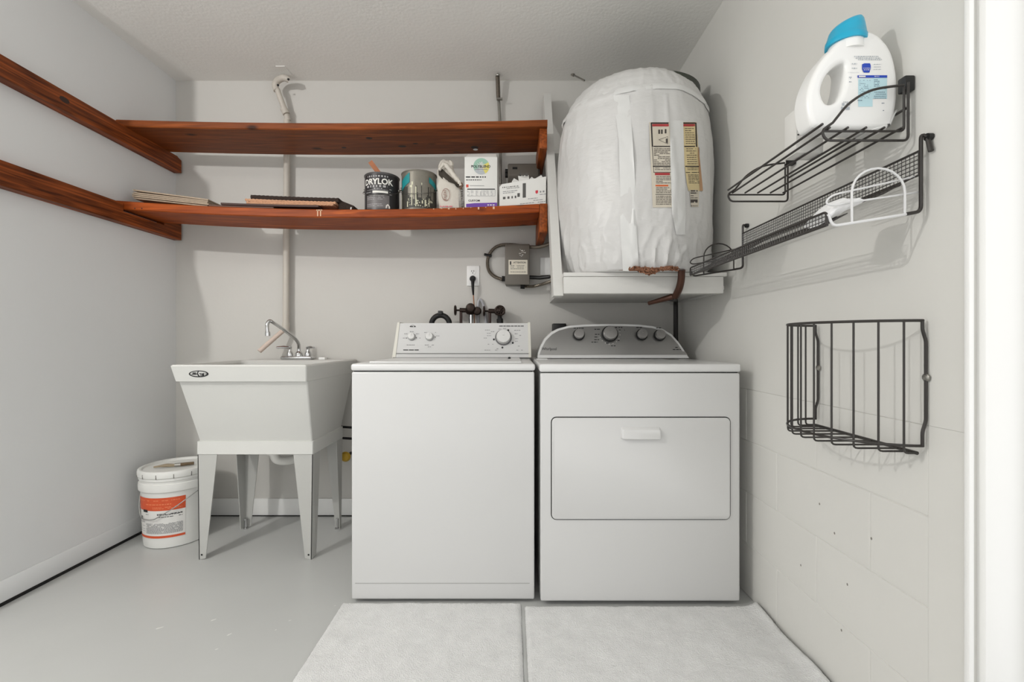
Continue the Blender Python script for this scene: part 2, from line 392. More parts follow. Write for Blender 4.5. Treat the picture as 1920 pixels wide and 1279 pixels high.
TCX, TCY, TR = .554, 2.085, .342
PROF = [(1.268, .89), (1.30, .935), (1.36, .968), (1.46, .990), (1.6, 1.0), (1.75, .998), (1.84, .985), (1.92, .957), (1.98, .918), (2.03, .865), (2.07, .79), (2.10, .69), (2.122, .54), (2.134, .32), (2.137, .0)]
def prof(z):
    if z <= PROF[0][0]: return PROF[0][1]
    for (a, ra), (b, rb) in zip(PROF, PROF[1:]):
        if z <= b:
            t = (z - a) / (b - a); return ra + (rb - ra) * t
    return 0
def tank_R(th, z):
    r = TR * prof(z)
    w = .008 * noise.noise(Vector((th * 2.2, z * 5, 3))) + .0035 * noise.noise(Vector((th * 9, z * 8, 5)))
    left = max(0, min(1, (-.25 - th) / .35)); 
    cre = abs(noise.noise(Vector((th * 2.6 + 4, z * 17 + .6 * math.sin(th * 5), 1.7))))
    w -= .058 * left * max(0, .13 - cre) * (.4 + .6 * max(0, noise.noise(Vector((th * 5, z * 9, 21))) + .5))
    low = max(0, min(1, (1.55 - z) / .25)) * (1 - left)
    w += .046 * max(low, .2 * (1 - left)) * max(0, .16 - abs(noise.noise(Vector((th * 7, z * 9, 8)))))
    seam = math.exp(-((th + .245) / .012) ** 2) + .8 * math.exp(-((th - .175 - .03 * math.sin(z * 9)) / .016) ** 2) * (z < 1.95)
    w += .006 * seam
    top = math.exp(-((z - 1.975 - .01 * math.sin(th * 3)) / .012) ** 2); w += .006 * top + .022 * max(0, min(1, (z - 1.97) / .03)) * max(0, .16 - abs(noise.noise(Vector((th * 7, z * 11, 2)))))
    return r + w * min(1, prof(z) * 1.4)
def tank_pt(th, z, off=0.):
    R = tank_R(th, z) + off; return Vector((TCX + R * math.sin(th), TCY - R * math.cos(th), z))
def tank_hit(px, py, off=.002):
    d = Vector(((px - CX) / F, 1, (CY - py) / F)); R = TR
    for _ in range(8):
        a = d.x ** 2 + d.y ** 2; b = -2 * (d.x * TCX + d.y * TCY); c = TCX ** 2 + TCY ** 2 - R * R
        D = max(0, b * b - 4 * a * c); t = (-b - math.sqrt(D)) / (2 * a)
        x, y, z = d.x * t, t, EYE + d.z * t; th = math.atan2(x - TCX, TCY - y); R = tank_R(th, z) + off
    return Vector((x, y, z))
wh = thing('water_heater', 'round water heater wrapped in a wrinkled white insulation jacket', 'water heater', (TCX, TCY, 1.28))
zs = [1.268 + (2.05 - 1.268) * i / 110 for i in range(111)] + [2.056 + .008 * i for i in range(9)] + [2.125, 2.13, 2.1345, 2.1365]
NT = 260
MB().loops([[tank_pt(2 * PI * j / NT, z) for j in range(NT)] for z in zs]).build('jacket', BLANKET, wh, smooth=80)
MB().lathe([(.22, 0), (.22, .14), (.2, .155), (.05, .16)], (.672, 2.19, 2.02), 48).build('tank_top', mat('tank_top_green', (70, 74, 66), .45, metal=.3), wh)
def patch(mb, rows, off=.002, sub=10):
    """rows: list of (pxL, pxR, py) from top to bottom, draped on the jacket"""
    out = []
    for (a, b, y), (a2, b2, y2) in zip(rows, rows[1:]):
        n = max(2, int(abs(y2 - y) / 5))
        for i in range(n + (1 if (a2, b2, y2) == rows[-1] else 0)):
            t = i / n; out.append([tank_hit(a + (a2 - a) * t + (b + (b2 - b) * t - a - (a2 - a) * t) * j / sub, y + (y2 - y) * t, off) for j in range(sub + 1)])
    mb.grid(out); return mb
patch(MB(), [(1150, 1180, 178), (1160, 1186, 260), (1163, 1192, 360), (1163, 1194, 430), (1168, 1198, 508)], .0035, 6).build('tape', TAPE, wh, smooth=60)
patch(MB(), [(1256, 1281, 226), (1257, 1283, 300), (1260, 1286, 400), (1268, 1284, 440)], .0045, 6).build('tape', TAPE, wh, smooth=60)
mb = MB(); mb.grid([[tank_pt(th, z + .006 * math.sin(th * 4), .003) for th in [-1.6 + 2.7 * i / 60 for i in range(61)]] for z in (1.965, 1.974, 1.983, 1.992)]); mb.build('tape', TAPE, wh, smooth=60)
# printed warning label, its middle hidden by the tape
BEIGE = mat('label_beige', (206, 198, 182), .6); TANL = mat('label_tan', (214, 196, 150), .6); RED = mat('label_red', (168, 52, 54), .6); LBROWN = mat('label_brown', (178, 140, 104), .6); LBLACK = mat('label_black', (36, 30, 30), .6); LORANGE = mat('label_orange', (204, 96, 44), .6)
lab = patch(MB(), [(1217, 1260, 229), (1220, 1261, 300), (1224, 1262, 389)], .0022, 8).build('warning_label', BEIGE, wh, smooth=60)
lab2 = patch(MB(), [(1278, 1306, 229), (1281, 1310, 290), (1288, 1314, 345), (1291, 1318, 358)], .0022, 6).build('warning_label', TANL, wh, smooth=60)
lab3 = patch(MB(), [(1293, 1311, 356), (1296, 1310, 388)], .0022, 4).build('warning_label', BEIGE, wh, smooth=60)
mb = MB()
for r in ([(1221, 1260, 229.5), (1221, 1260, 232)], [(1220, 1222.5, 230), (1222, 1224.5, 275)], [(1222, 1261, 273.5), (1222, 1261, 275.5)], [(1224, 1261, 311), (1224, 1261, 313)], [(1222.5, 1223.5, 276), (1225.5, 1226.2, 323)], [(1225, 1261, 322.5), (1225, 1261, 323.5)], [(1229, 1262, 364), (1229, 1262, 365)]): patch(mb, r, .003, 6)
mb.build('print', LBLACK, lab)
patch(patch(MB(), [(1223, 1260, 232.5), (1223, 1260, 237)], .003, 6), [(1228, 1256, 324), (1228, 1256, 328.5)], .003, 6).build('print', RED, lab)
patch(MB(), [(1229, 1253, 346.5), (1229, 1253, 349.5)], .003, 6).build('print', LORANGE, lab)
mb = MB(); rnd = random.Random(3)
tf = lambda u, v: tank_hit(u, v, .003)
for v in range(279, 311, 3): put_words(mb, tf, 1226, 1258, v, 1.1, rnd, 2, 7)
for v in range(315, 321, 3): put_words(mb, tf, 1228, 1258, v, 1.0, rnd, 2, 7)
for v in list(range(331, 344, 3)) + list(range(352, 363, 3)) + list(range(368, 386, 3)): put_words(mb, tf, 1230, 1259, v, 1.1, rnd, 2, 7)
for u, v in ((1236, 247), (1241, 247), (1248, 246), (1250, 264)):
    patch(mb, [(u - 1.6, u + 1.6, v - 4), (u - 1.6, u + 1.6, v + 4)], .0032, 2)
for a, b in (((1235, 262), (1252, 256)), ((1252, 256), (1252, 270)), ((1252, 270), (1235, 262))):
    mb.tube([tf(*a), tf(*b)], .0006, 4)
mb.build('print', mat('label_ink', (70, 64, 60), .7), lab)
mb = MB()
for r in ([(1279, 1304, 229.5), (1279, 1304, 232)], [(1303.5, 1306, 230), (1305, 1307.5, 275)], [(1283, 1307, 273.5), (1283, 1307, 275.5)], [(1285, 1311, 311), (1285, 1311, 313)], [(1286, 1312, 322.8), (1286, 1312, 324)], [(1310.5, 1311.3, 276), (1311.5, 1312.3, 323)]): patch(mb, r, .003, 5)
mb.build('print', LBLACK, lab2)
patch(MB(), [(1279, 1303, 232.5), (1279, 1303, 237)], .003, 5).build('print', RED, lab2)
patch(MB(), [(1308.5, 1310, 276), (1311.5, 1317, 345), (1312, 1318, 358)], .0031, 4).build('print', LBROWN, lab2)
mb = MB()
for v in list(range(241, 271, 4)) + list(range(279, 309, 4)) + list(range(328, 344, 3)): put_words(mb, tf, 1284 + (v - 240) * .07, 1301 + (v - 240) * .1, v, 1.1, rnd, 2, 6)
for v in range(315, 321, 3): put_words(mb, tf, 1289, 1308, v, 1.0, rnd, 2, 7)
mb.build('print', mat('label_ink', (70, 64, 60), .7), lab2)
mb = MB()
for v, h in ((358, 2.4), (362, 2), (367, 1.2), (371, 1.2), (377, 6), (386, 1.2)): put_words(mb, tf, 1295, 1308, v, h, rnd, 3, 6)
mb.build('print', mat('label_ink', (70, 64, 60), .7), lab3)
# torn lower edge with fibreglass showing
mb = MB(); rnd = random.Random(5)
for i in range(150):
    px = rnd.uniform(1182, 1268); py = 505 + rnd.uniform(-1, 2) + (9 if 1196 < px < 1230 else 0) * rnd.random() * math.sin(PI * (px - 1190) / 46)
    p = tank_hit(px, 500, -.004); q = Vector((p.x, p.y - .01 - rnd.random() * .012, PZ(py, p.y)))
    mb.tube([q + Vector((rnd.uniform(-.012, .012), rnd.uniform(-.006, .01), rnd.uniform(-.005, .008))) for _ in range(4)], .0028, 4)
tag(mb.build('insulation', FIBRE, wh), kind='stuff', label='brown fibreglass showing at the torn jacket edge')
patch(MB(), [(1160, 1290, 503), (1160, 1290, 507)], -.001, 20).build('torn_edge', mat('torn_dark', (120, 74, 50), .9), wh)
# relief pipe: brown section in front, black iron down behind the dryer
MB().tube(smooth_path([P(1278, 506, 1.80), P(1277, 525, 1.815), P(1273, 542, 1.835), P(1266, 556, 1.87)], 5), .0145, 10).build('relief_pipe', COPPER, wh)
MB().tube([P(1262, 556, 1.88), P(1216, 569, 1.95)], [.013, .0085], 10).build('valve_lever', COPPER, wh)
MB().tube(round_path([P(1258, 560, 1.9), P(1267, 561.5, 2.40), Vector((.871, 2.41, .05))], .05), .0125, 10).build('down_pipe', BLACKPIPE, wh)

# ------------------------------------------------------------------ dryer
DX0, DX1, DY0, DY1, DT = PX(1011.5, 1.68), PX(1390, 1.68), 1.68, 2.37, .9
dr = thing('dryer', 'white front-loading tumble dryer with a grey arched console', 'dryer', ((DX0 + DX1) / 2, (DY0 + DY1) / 2, 0))
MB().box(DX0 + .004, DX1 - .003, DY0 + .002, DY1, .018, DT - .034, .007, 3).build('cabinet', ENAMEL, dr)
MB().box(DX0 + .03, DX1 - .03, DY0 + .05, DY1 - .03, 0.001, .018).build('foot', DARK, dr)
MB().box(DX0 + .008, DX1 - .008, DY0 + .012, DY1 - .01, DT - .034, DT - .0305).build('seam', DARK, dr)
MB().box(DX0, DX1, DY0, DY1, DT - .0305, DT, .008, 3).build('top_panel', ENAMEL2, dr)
dx0, dx1, dz0, dz1 = PX(1033, 1.68), PX(1370, 1.68), PZ(975, 1.68), PZ(781.5, 1.68)
MB().prism(rrect(dx0, dx1, dz0, dz1, .02), DY0 + .0005, DY0 + .006).build('door_seal', DARK, dr)
q = .0034
dd = MB(); o1 = rrect(dx0 + q, dx1 - q, dz0 + q, dz1 - q, .017); o2 = rrect(dx0 + q + .004, dx1 - q - .004, dz0 + q + .004, dz1 - q - .004, .014)
dd.loops([[(x, DY0 + .004, z) for x, z in o1], [(x, DY0 - .003, z) for x, z in o1], [(x, DY0 - .006, z) for x, z in o2]])
door = dd.build('door', ENAMEL, dr)
hx0, hx1, hz0, hz1 = PX(1164, 1.67), PX(1239, 1.67), PZ(824, 1.67), PZ(801, 1.67)
h = MB(); h.loops([[(x, DY0 - .006, z) for x, z in rrect(hx0, hx1, hz0, hz1, .008)], [(x, DY0 - .02, z) for x, z in rrect(hx0 + .003, hx1 - .003, hz0 + .002, hz1 - .007, .007)], [(x, DY0 - .022, z) for x, z in rrect(hx0 + .006, hx1 - .006, hz0 + .004, hz1 - .009, .005)]])
h.build('handle', ENAMEL2, door)
# console
con = [(1007, 671), (1008.5, 661), (1013, 649), (1021, 635), (1033, 623.5), (1047, 616), (1066, 611), (1095, 608.5), (1130, 607.5), (1165, 607.5), (1200, 608.5), (1226, 611.5), (1245, 617), (1260, 627), (1271, 641), (1279, 655), (1284, 665), (1287.5, 671)]
CYD = 2.2
cpoly = [(PX(a, CYD), PZ(b, CYD)) for a, b in con]
zb = cpoly[0][1]
lean = lambda x, z: 2.17 + (z - zb) * .32
MB().prism(cpoly, lean, lambda x, z: 2.33 - (z - zb) * .1).build('console', ENAMEL2, dr)
mx, mz = sum(p[0] for p in cpoly) / len(cpoly), zb
ins = [(x + (mx - x) * .018, z - .0095 if z > zb + .02 else z + .0155) for x, z in cpoly]
ins = [(x, max(z, zb + .0155)) for x, z in ins]
MB().prism(ins, lambda x, z: lean(x, z) - .0025, lambda x, z: lean(x, z) + .002).build('console_panel', SILVER, dr)
nrm = Vector((0, -1, .32)).normalized(); upv = Vector((0, .32, 1)).normalized()
Mk = Matrix((Vector((1, 0, 0)), upv, -nrm)).transposed()     # local z points into the console
def knob(px, py, rad, parent, m, ring, y0, depth=.022):
    z = PZ(py, y0); x = PX(px, y0); c = Vector((x, y0, z))
    Mo = Matrix((Vector((1, 0, 0)), upv, nrm)).transposed().to_3x3()
    k = MB().lathe([(rad, -.004), (rad * .97, depth * .7), (rad * .9, depth), (rad * .72, depth * 1.02), (.0005, depth * .98)], c, 28, Mo).build('knob', m, parent)
    MB().lathe([(rad * 1.14, -.004), (rad * 1.14, .004), (rad * 1.02, .005)], c, 28, Mo).build('dial_ring', ring, k)
    MB().box(-rad * .13, rad * .13, rad * .1, rad * .85, depth * 1.0, depth * 1.08).xf(Matrix.Translation(c) @ Mo.to_4x4()).build('pointer', m, k)
    return k
for px, py, rd in ((1085.5, 627.5, .0245), (1143.5, 626, .0345), (1203.5, 627.5, .0245), (1237, 628.5, .0245)):
    y = 2.19; knob(px, py, rd, dr, KNOBS, DARK, y)
def dfn(px, py):
    y = 2.19
    for _ in range(4): y = lean(0, PZ(py, y)) - .0032
    return P(px, py, y)
mb = MB(); rnd = random.Random(9)
put_text(mb, lambda u, v: dfn(1030 + u, 654.5 - v), 'Whirlpool', 0, 0, 7.2, .012, .92)
for px, py, w in ((1085, 615.5, 19), (1269, 651.5, 6), (1269, 655.5, 15), (1116, 637, 15), (1115, 641.5, 12), (1150, 648.5, 9), (1120, 617.5, 11), (1120, 627, 9), (1118, 632, 7), (1160, 614, 14), (1166, 619, 11), (1200, 614, 14), (1237, 615, 13), (1139, 643.5, 5), (1157, 644, 4), (1160, 638.5, 4)):
    put_words(mb, dfn, px - w / 2, px + w / 2, py, 1.5, rnd, 2, 4)
mb.build('lettering', INK, dr)
mb = MB()
for i in range(11):
    a = math.radians(-150 + 22 * i) + PI / 2
    put_rect(mb, dfn, 1143.5 + 19.2 * math.cos(a) - .7, 1143.5 + 19.2 * math.cos(a) + .7, 626 + 19.2 * math.sin(a) - .7, 626 + 19.2 * math.sin(a) + .7)
mb.build('lettering', WHITEINK, dr)
MB().box(DX0 + .01, DX0 + .06, 2.06, 2.12, DT, DT + .004, .001).build('hinge_cap', ENAMEL2, dr)
MB().box(DX1 - .135, DX1 - .095, 2.05, 2.15, DT, DT + .0015).build('vent_slot', mat('slot_grey', (120, 118, 114), .6), dr)

# ------------------------------------------------------------------ washer
WX0, WX1, WY0, WY1, WT = PX(657.5, 1.70), PX(1003, 1.70), 1.70, 2.37, .9
wa = thing('washing_machine', 'white top-loading washing machine beside the sink', 'washer', ((WX0 + WX1) / 2, 2.03, 0))
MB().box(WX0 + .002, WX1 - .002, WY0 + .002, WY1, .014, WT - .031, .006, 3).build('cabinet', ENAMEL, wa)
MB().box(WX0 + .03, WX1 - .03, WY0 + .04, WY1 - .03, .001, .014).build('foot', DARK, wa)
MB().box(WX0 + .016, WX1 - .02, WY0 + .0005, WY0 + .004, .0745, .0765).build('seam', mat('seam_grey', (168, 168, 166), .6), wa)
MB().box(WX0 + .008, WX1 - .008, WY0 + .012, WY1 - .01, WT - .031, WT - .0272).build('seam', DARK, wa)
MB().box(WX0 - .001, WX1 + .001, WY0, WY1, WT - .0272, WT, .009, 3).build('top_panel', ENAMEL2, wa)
MB().box(WX0 + .06, WX1 - .05, WY0 + .03, 2.12, WT, WT + .007, .003).build('lid', ENAMEL2, wa)
MB().lathe([(.006, 0), (.006, .006), (.003, .008)], (PX(955, 2.0), 2.0, WT + .007), 12).build('lid_bumper', RUBBER, wa)
# console: wedge with end caps
wl = lambda z: 2.165 + (z - .905) * .34
def wedge(x0b, x1b, x0t, x1t, z0, z1, o0=0., back=2.33):
    return MB().add([(x0b, wl(z0) - o0, z0), (x1b, wl(z0) - o0, z0), (x1t, wl(z1) - o0, z1), (x0t, wl(z1) - o0, z1), (x0b, back, z0), (x1b, back, z0), (x1t, back - .01, z1), (x0t, back - .01, z1)],
                    [(0, 1, 2, 3), (4, 7, 6, 5), (0, 4, 5, 1), (1, 5, 6, 2), (2, 6, 7, 3), (3, 7, 4, 0)])
cz0, cz1 = .9068, PZ(606, 2.22)
xb0, xb1, xt0, xt1 = PX(736, 2.17), PX(996, 2.17), PX(745, 2.22), PX(994, 2.22)
wedge(xb0 + .016, xb1 - .012, xt0 + .012, xt1 - .012, cz0, cz1).build('console', ENAMEL, wa)
IVORY = mat('ivory_cap', (212, 210, 200), .35)
wedge(xb0, xb0 + .016, xt0, xt0 + .012, cz0, cz1 + .004, .003).build('end_cap', IVORY, wa)
wedge(xb1 - .012, xb1, xt1 - .012, xt1, cz0, cz1 + .004, .003).build('end_cap', IVORY, wa)
MB().box(xb0 + .004, xb1 - .004, wl(.905) - .001, 2.3, .9, .9068).build('seam', mat('seam_dark', (96, 96, 94), .7), wa)
wedge(xb0 + .0165, xb1 - .0125, xb0 + .0168, xb1 - .0128, .926, .9268, .0008, wl(.926) + .002).build('seam', mat('seam_grey', (168, 168, 166), .6), wa)
upv = Vector((0, .34, 1)).normalized(); nrm = Vector((0, -1, .34)).normalized()
RINGG = mat('ring_grey', (150, 150, 150), .4)
for px, py, rd in ((772, 632, .0165), (805.5, 632, .018)): knob(px, py, rd, wa, KNOBW, RINGG, wl(PZ(py, 2.2)), .018)
knob(944, 633, .0355, wa, KNOBW, mat('ring_dark', (92, 92, 94), .4), wl(PZ(633, 2.2)), .026)
def wfn(px, py):
    y = 2.19
    for _ in range(4): y = wl(PZ(py, y)) - .0012
    return P(px, py, y)
mb = MB(); rnd = random.Random(12)
for px, py, w in ((772, 622, 7), (761, 626, 6), (783, 626, 6), (788, 634, 4), (758, 634, 5), (798, 623.5, 5), (815, 623.5, 5), (792, 629, 5), (821, 630, 6), (770, 647, 15), (805, 647, 17), (805, 650.5, 6), (914, 619, 9), (924, 622, 7), (917, 625, 8), (917, 629.5, 8), (913, 634, 12), (918, 645.5, 14), (914, 656.5, 11), (928, 656.5, 10), (971, 619.5, 14), (968, 626, 6), (974, 629, 8), (969, 635, 5), (968, 640, 5), (973, 649, 12), (974, 656.5, 12), (937, 617, 5), (946, 616, 5), (950, 653.5, 4), (933, 654, 4)):
    put_words(mb, wfn, px - w / 2, px + w / 2, py, 1.1, rnd, 2, 4)
mb.build('lettering', GREYINK, wa)
mb = MB()
put_words(mb, wfn, 756, 785, 656.2, 1.6, rnd, 4, 9, 1); put_words(mb, wfn, 936, 982, 611.5, 1.3, rnd, 3, 7, 1)
put_words(mb, wfn, 769, 779, 612.5, 1.6, rnd, 2, 4)
mb.tube([wfn(768 + 12 * i / 12, 612.5 - 2.6 * math.sin(PI * i / 12)) for i in range(13)], .0008, 4)
for px, py in ((953, 619.3), (926, 636.6), (961.5, 643), (942, 651.8), (762.5, 634), (780.5, 633.5), (816, 632)):
    s_ = 1.9 if px > 900 else .9
    put_poly(mb, wfn, [(px + s_ * math.cos(a * PI / 4), py + s_ * math.sin(a * PI / 4)) for a in range(8)])
mb.build('lettering', INK, wa)

# ------------------------------------------------------------------ utility sink
sk = thing('utility_sink', 'white plastic laundry tub standing on four tapered grey legs', 'sink', (-1.157, 2.2, 0))
def rect_loop(x0, x1, y0, y1, z, r=.02, k=4):
    return [(x, y, z) for x, y in rrect(x0, x1, y0, y1, r, k)]
RX0, RX1, RY0, RY1, RZ = -1.445, -.868, 1.91, 2.545, .884
L = [rect_loop(-1.416, -.897, 2.04, 2.40, .474, .006), rect_loop(-1.418, -.895, 2.038, 2.402, .476, .006), rect_loop(-1.418, -.895, 2.038, 2.402, .533, .006), rect_loop(-1.411, -.901, 2.046, 2.395, .5345, .008),
     rect_loop(-1.432, -.878, 1.945, 2.505, .812, .008), rect_loop(-1.435, -.875, 1.93, 2.52, .813, .007), rect_loop(RX0, RX1, RY0 + .004, RY1, RZ - .006, .007), rect_loop(RX0 + .005, RX1 - .005, RY0 + .008, RY1 - .004, RZ, .006),
     rect_loop(RX0 + .022, RX1 - .022, RY0 + .03, 2.40, RZ, .03), rect_loop(RX0 + .03, RX1 - .03, RY0 + .04, 2.39, RZ - .012, .03), rect_loop(-1.39, -.923, 2.07, 2.36, .56, .04)]
MB().loops(L).build('tub', TUB, sk, smooth=28)
def leg(xo, yo, sx, sy, name='leg'):
    """angle leg: outer corner (xo, yo); plates taper inward (sx, sy)"""
    t = .0035; zt, w0, w1 = .476, .088, .036; mb = MB()
    x1, x2 = xo + sx * w0, xo + sx * w1
    mb.add([(xo, yo, zt), (x1, yo, zt), (x2, yo, .006), (xo + sx * .006, yo, 0), (xo, yo + sy * t, zt), (x1, yo + sy * t, zt), (x2, yo + sy * t, .006), (xo + sx * .006, yo + sy * t, 0)],
           [(0, 1, 2, 3), (7, 6, 5, 4), (0, 4, 5, 1), (1, 5, 6, 2), (2, 6, 7, 3), (3, 7, 4, 0)])
    y1, y2 = yo + sy * w0 * .9, yo + sy * w1
    mb.add([(xo, yo, zt), (xo, y1, zt), (xo, y2, .006), (xo + sx * .006, yo, 0), (xo + sx * t, yo, zt), (xo + sx * t, y1, zt), (xo + sx * t, y2, .006), (xo + sx * (t + .006), yo, 0)],
           [(0, 1, 2, 3), (7, 6, 5, 4), (0, 4, 5, 1), (1, 5, 6, 2), (2, 6, 7, 3), (3, 7, 4, 0)])
    lg = mb.build('leg', LEG, sk)
    MB().add([(xo + sx * (.019 + .0045 * math.cos(a * PI / 5)), yo - sy * .0008, .022 + .0045 * math.sin(a * PI / 5)) for a in range(10)], [tuple(range(10))]).build('bolt_hole', DARK, lg)
    if sy < 0:
        MB().lathe([(.012, .0), (.012, .006), (.006, .008), (.006, .05)], (xo + sx * .02, yo + sy * .02, 0), 12).build('leveling_foot', CHROME, lg)
        MB().lathe([(.009, .045), (.009, .055)], (xo + sx * .02, yo + sy * .02, 0), 6).build('nut', CHROME, lg)
leg(-1.416, 2.042, 1, 1); leg(-.897, 2.042, -1, 1); leg(-1.416, 2.398, 1, -1); leg(-.897, 2.398, -1, -1)
# oval maker's mark on the rim
yf = lambda z: 1.93 + (z - .813) / (RZ - .819) * (RY0 + .004 - 1.93)
def sfn(px, py):
    y = 1.92
    for _ in range(4): y = yf(PZ(py, y)) - .001
    return P(px, py, y)
mb = MB(); N = 30
oc = [(372.5 + 18.5 * math.cos(2 * PI * i / N), 701.2 + 6.3 * math.sin(2 * PI * i / N)) for i in range(N)]
ic = [(372 + 15.6 * math.cos(2 * PI * i / N), 701 + 4.6 * math.sin(2 * PI * i / N)) for i in range(N)]
for i in range(N): put_poly(mb, sfn, [oc[i], oc[(i + 1) % N], ic[(i + 1) % N], ic[i]])
put_poly(mb, sfn, [(371, 696), (373, 696), (370.8, 700.5), (375, 706), (372.5, 706.5), (368.5, 701)])
for a, b in (((359, 701.8), (368, 702.3)), ((361, 699), (367, 700.5)), ((373, 700.5), (377, 700.5)), ((376, 700), (377, 704.5)), ((378.5, 700.5), (382, 704.5)), ((381, 700), (382, 705)), ((383.5, 701), (388, 701))):
    put_rect(mb, sfn, min(a[0], b[0]), max(a[0], b[0]) + .5, min(a[1], b[1]) - .4, max(a[1], b[1]) + .6)
mb.build('emblem', INK, sk)

# faucet
fa = thing('faucet', 'chrome two-handle faucet with a swivel spout on the sink deck', 'faucet', (-1.14, 2.46, RZ))
fd = 2.455
MB().box(PX(530, fd), PX(588, fd), 2.425, 2.485, RZ, RZ + .020, .008, 3).build('base', CHROME, fa)
MB().lathe([(.021, 0), (.02, .012), (.015, .022), (.010, .026)], (PX(560.5, fd), fd, RZ + .02), 20).build('spout_nut', CHROME, fa)
sp = smooth_path([Vector((PX(560.5, fd), fd, RZ + .03)), P(560.5, 652, fd), P(559, 643, 2.445), P(550, 632, 2.42), P(530, 617, 2.36), P(513, 605.5, 2.30), P(506, 602, 2.285), P(501.5, 607, 2.275), P(501, 616, 2.27), P(502, 624, 2.27)], 7)
so = MB().tube(sp, .0088, 12).build('spout', CHROME, fa)
e = P(502, 624, 2.27); MB().lathe([(.012, -.016), (.013, -.004), (.0105, .006)], e, 16).build('aerator', CHROME, so)
for px, sgn in ((543.5, -1), (577.5, 1)):
    x = PX(px, fd)
    MB().lathe([(.017, 0), (.0175, .01), (.013, .022), (.009, .028), (.009, .04), (.0105, .043), (.0105, .05), (.003, .053)], (x, fd, RZ + .02), 16).build('handle_stem', CHROME, fa)
    MB().tube([Vector((x, fd, RZ + .066)), Vector((x + sgn * .024, fd - .02, RZ + .068)), Vector((x + sgn * .05, fd - .045, RZ + .066))], [.0065, .0075, .0055], 10).build('handle', CHROME, fa)
o = MB().box(PX(600, 2.47), PX(612, 2.47), 2.45, 2.485, RZ, RZ + .013, .003).build('soap_bar', TRIM, None, (PX(606, 2.47), 2.467, RZ)); tag(o, 'small white soap piece on the sink deck by the faucet', 'soap')

# drain under the sink
tr = thing('drain_trap', 'white plastic drain trap hanging beneath the laundry tub', 'drain pipe', (-1.17, 2.2, .40))
MB().tube(smooth_path([(-1.155, 2.2, .474), (-1.155, 2.2, .435), (-1.145, 2.215, .405), (-1.11, 2.25, .392), (-1.06, 2.30, .405), (-1.05, 2.34, .44), (-1.05, 2.44, .45), (-1.05, 2.558, .45)], 6), .021, 14).build('pipe', PVCW, tr)
MB().lathe([(.031, .436), (.033, .445), (.033, .466), (.028, .474)], (-1.155, 2.2, 0), 16).build('slip_nut', PVCW, tr)
MB().lathe([(.03, .473), (.026, .4738)], (-1.155, 2.2, .0), 16).build('washer_ring', DARK, tr)
o = thing('shutoff_valve', 'yellow round valve knob on the wall behind the sink', 'valve', (-.9, 2.5, .35))
MB().lathe([(.012, 0), (.024, .006), (.028, .018), (.02, .03), (.004, .034)], P(650, 855, 2.49), 18, Matrix.Rotation(PI / 2, 3, 'X')).build('knob', mat('yellow_knob', (196, 158, 48), .45), o)
MB().tube([P(650, 855, 2.49), Vector((PX(650, 2.49), 2.559, PZ(855, 2.49)))], .008, 8).build('stem', BRONZE, o)
for i, (z, lb) in enumerate(((PZ(802, 2.46), 'upper black hose running behind the washer from the sink'), (PZ(823, 2.46), 'lower black hose running behind the washer from the sink'))):
    o = MB().tube(smooth_path([(-.96, 2.49, z), (-.86, 2.47, z - .002), (-.72, 2.46, z - .008), (-.55, 2.46, z - .02)], 5), .0065, 8).build('water_hose', RUBBER, None, (-.75, 2.47, z)); tag(o, lb, 'hose')

# ------------------------------------------------------------------ bucket
BX, BY = -1.68, 2.275
bu = thing('bucket', 'white plastic five-gallon bucket with an orange label and lid', 'bucket', (BX, BY, 0))
bp_ = [(.128, .001), (.132, .004), (.135, .03), (.144, .262), (.145, .268), (.152, .272), (.154, .29), (.152, .306), (.146, .309), (.147, .320), (.152, .323), (.152, .334), (.146, .337), (.147, .35)]
MB().lathe(bp_, (BX, BY, 0), 56).build('body', BUCKET, bu, smooth=40)
lid = MB().lathe([(.149, .334), (.156, .338), (.158, .352), (.155, .366), (.149, .369), (.141, .367), (.137, .358), (.04, .356), (.0005, .357)], (BX, BY, 0), 56, cap=False).build('lid', BUCKET, bu, smooth=40)
mb = MB()
for i in range(14):
    a = 2 * PI * i / 14 + .1
    mb.box(-.0015, .0015, -.1586, -.150, .336, .356).v
for j, i in enumerate(range(14)):
    M = Matrix.Rotation(2 * PI * i / 14 + .1, 4, 'Z')
    for q_ in range(8): mb.v[j * 8 + q_] = Vector((BX, BY, 0)) + (M @ mb.v[j * 8 + q_])
mb.build('tear_slot', mat('slot_shadow', (120, 118, 112), .8), lid)
brad = lambda z: .135 + (z - .03) / .232 * .009 + .0009
a0 = math.atan2(-BX, BY)      # angle of the bucket's face toward the room's middle
def bfn(u, z, off=0.):      # u: metres around the body, 0 faces the front right
    th = u / .14 + .28
    r = brad(z) + off; return Vector((BX + r * math.sin(th), BY - r * math.cos(th), z))
mb = MB(); put_rect(mb, bfn, -.155, .082, .050, .245, 40, 3); mb.build('label', CARD, bu, smooth=60)
b1 = lambda u, z: bfn(u, z, .0006)
b2 = lambda u, z: bfn(u, z, .0012)
mb = MB(); put_rect(mb, b1, -.155, .082, .184, .245, 40, 3); mb.build('label_band', ORANGE, bu, smooth=60)
mb = MB(); put_rect(mb, b1, -.155, .082, .053, .064, 40, 1); mb.build('label_stripe', ORANGE, bu, smooth=60)
mb = MB(); rnd = random.Random(21)
put_rect(mb, b2, -.107, -.077, .176, .188, 5)
for z in (.164, .154, .168): put_words(mb, b2, -.03, .07, z, .0028, rnd, 2, 5, .8)
put_words(mb, b2, -.13, -.115, .152, .004, rnd); put_words(mb, b2, -.13, -.112, .146, .003, rnd); put_words(mb, b2, -.09, -.06, .166, .002, rnd)
mb.build('lettering', INK, bu)
mb = MB()
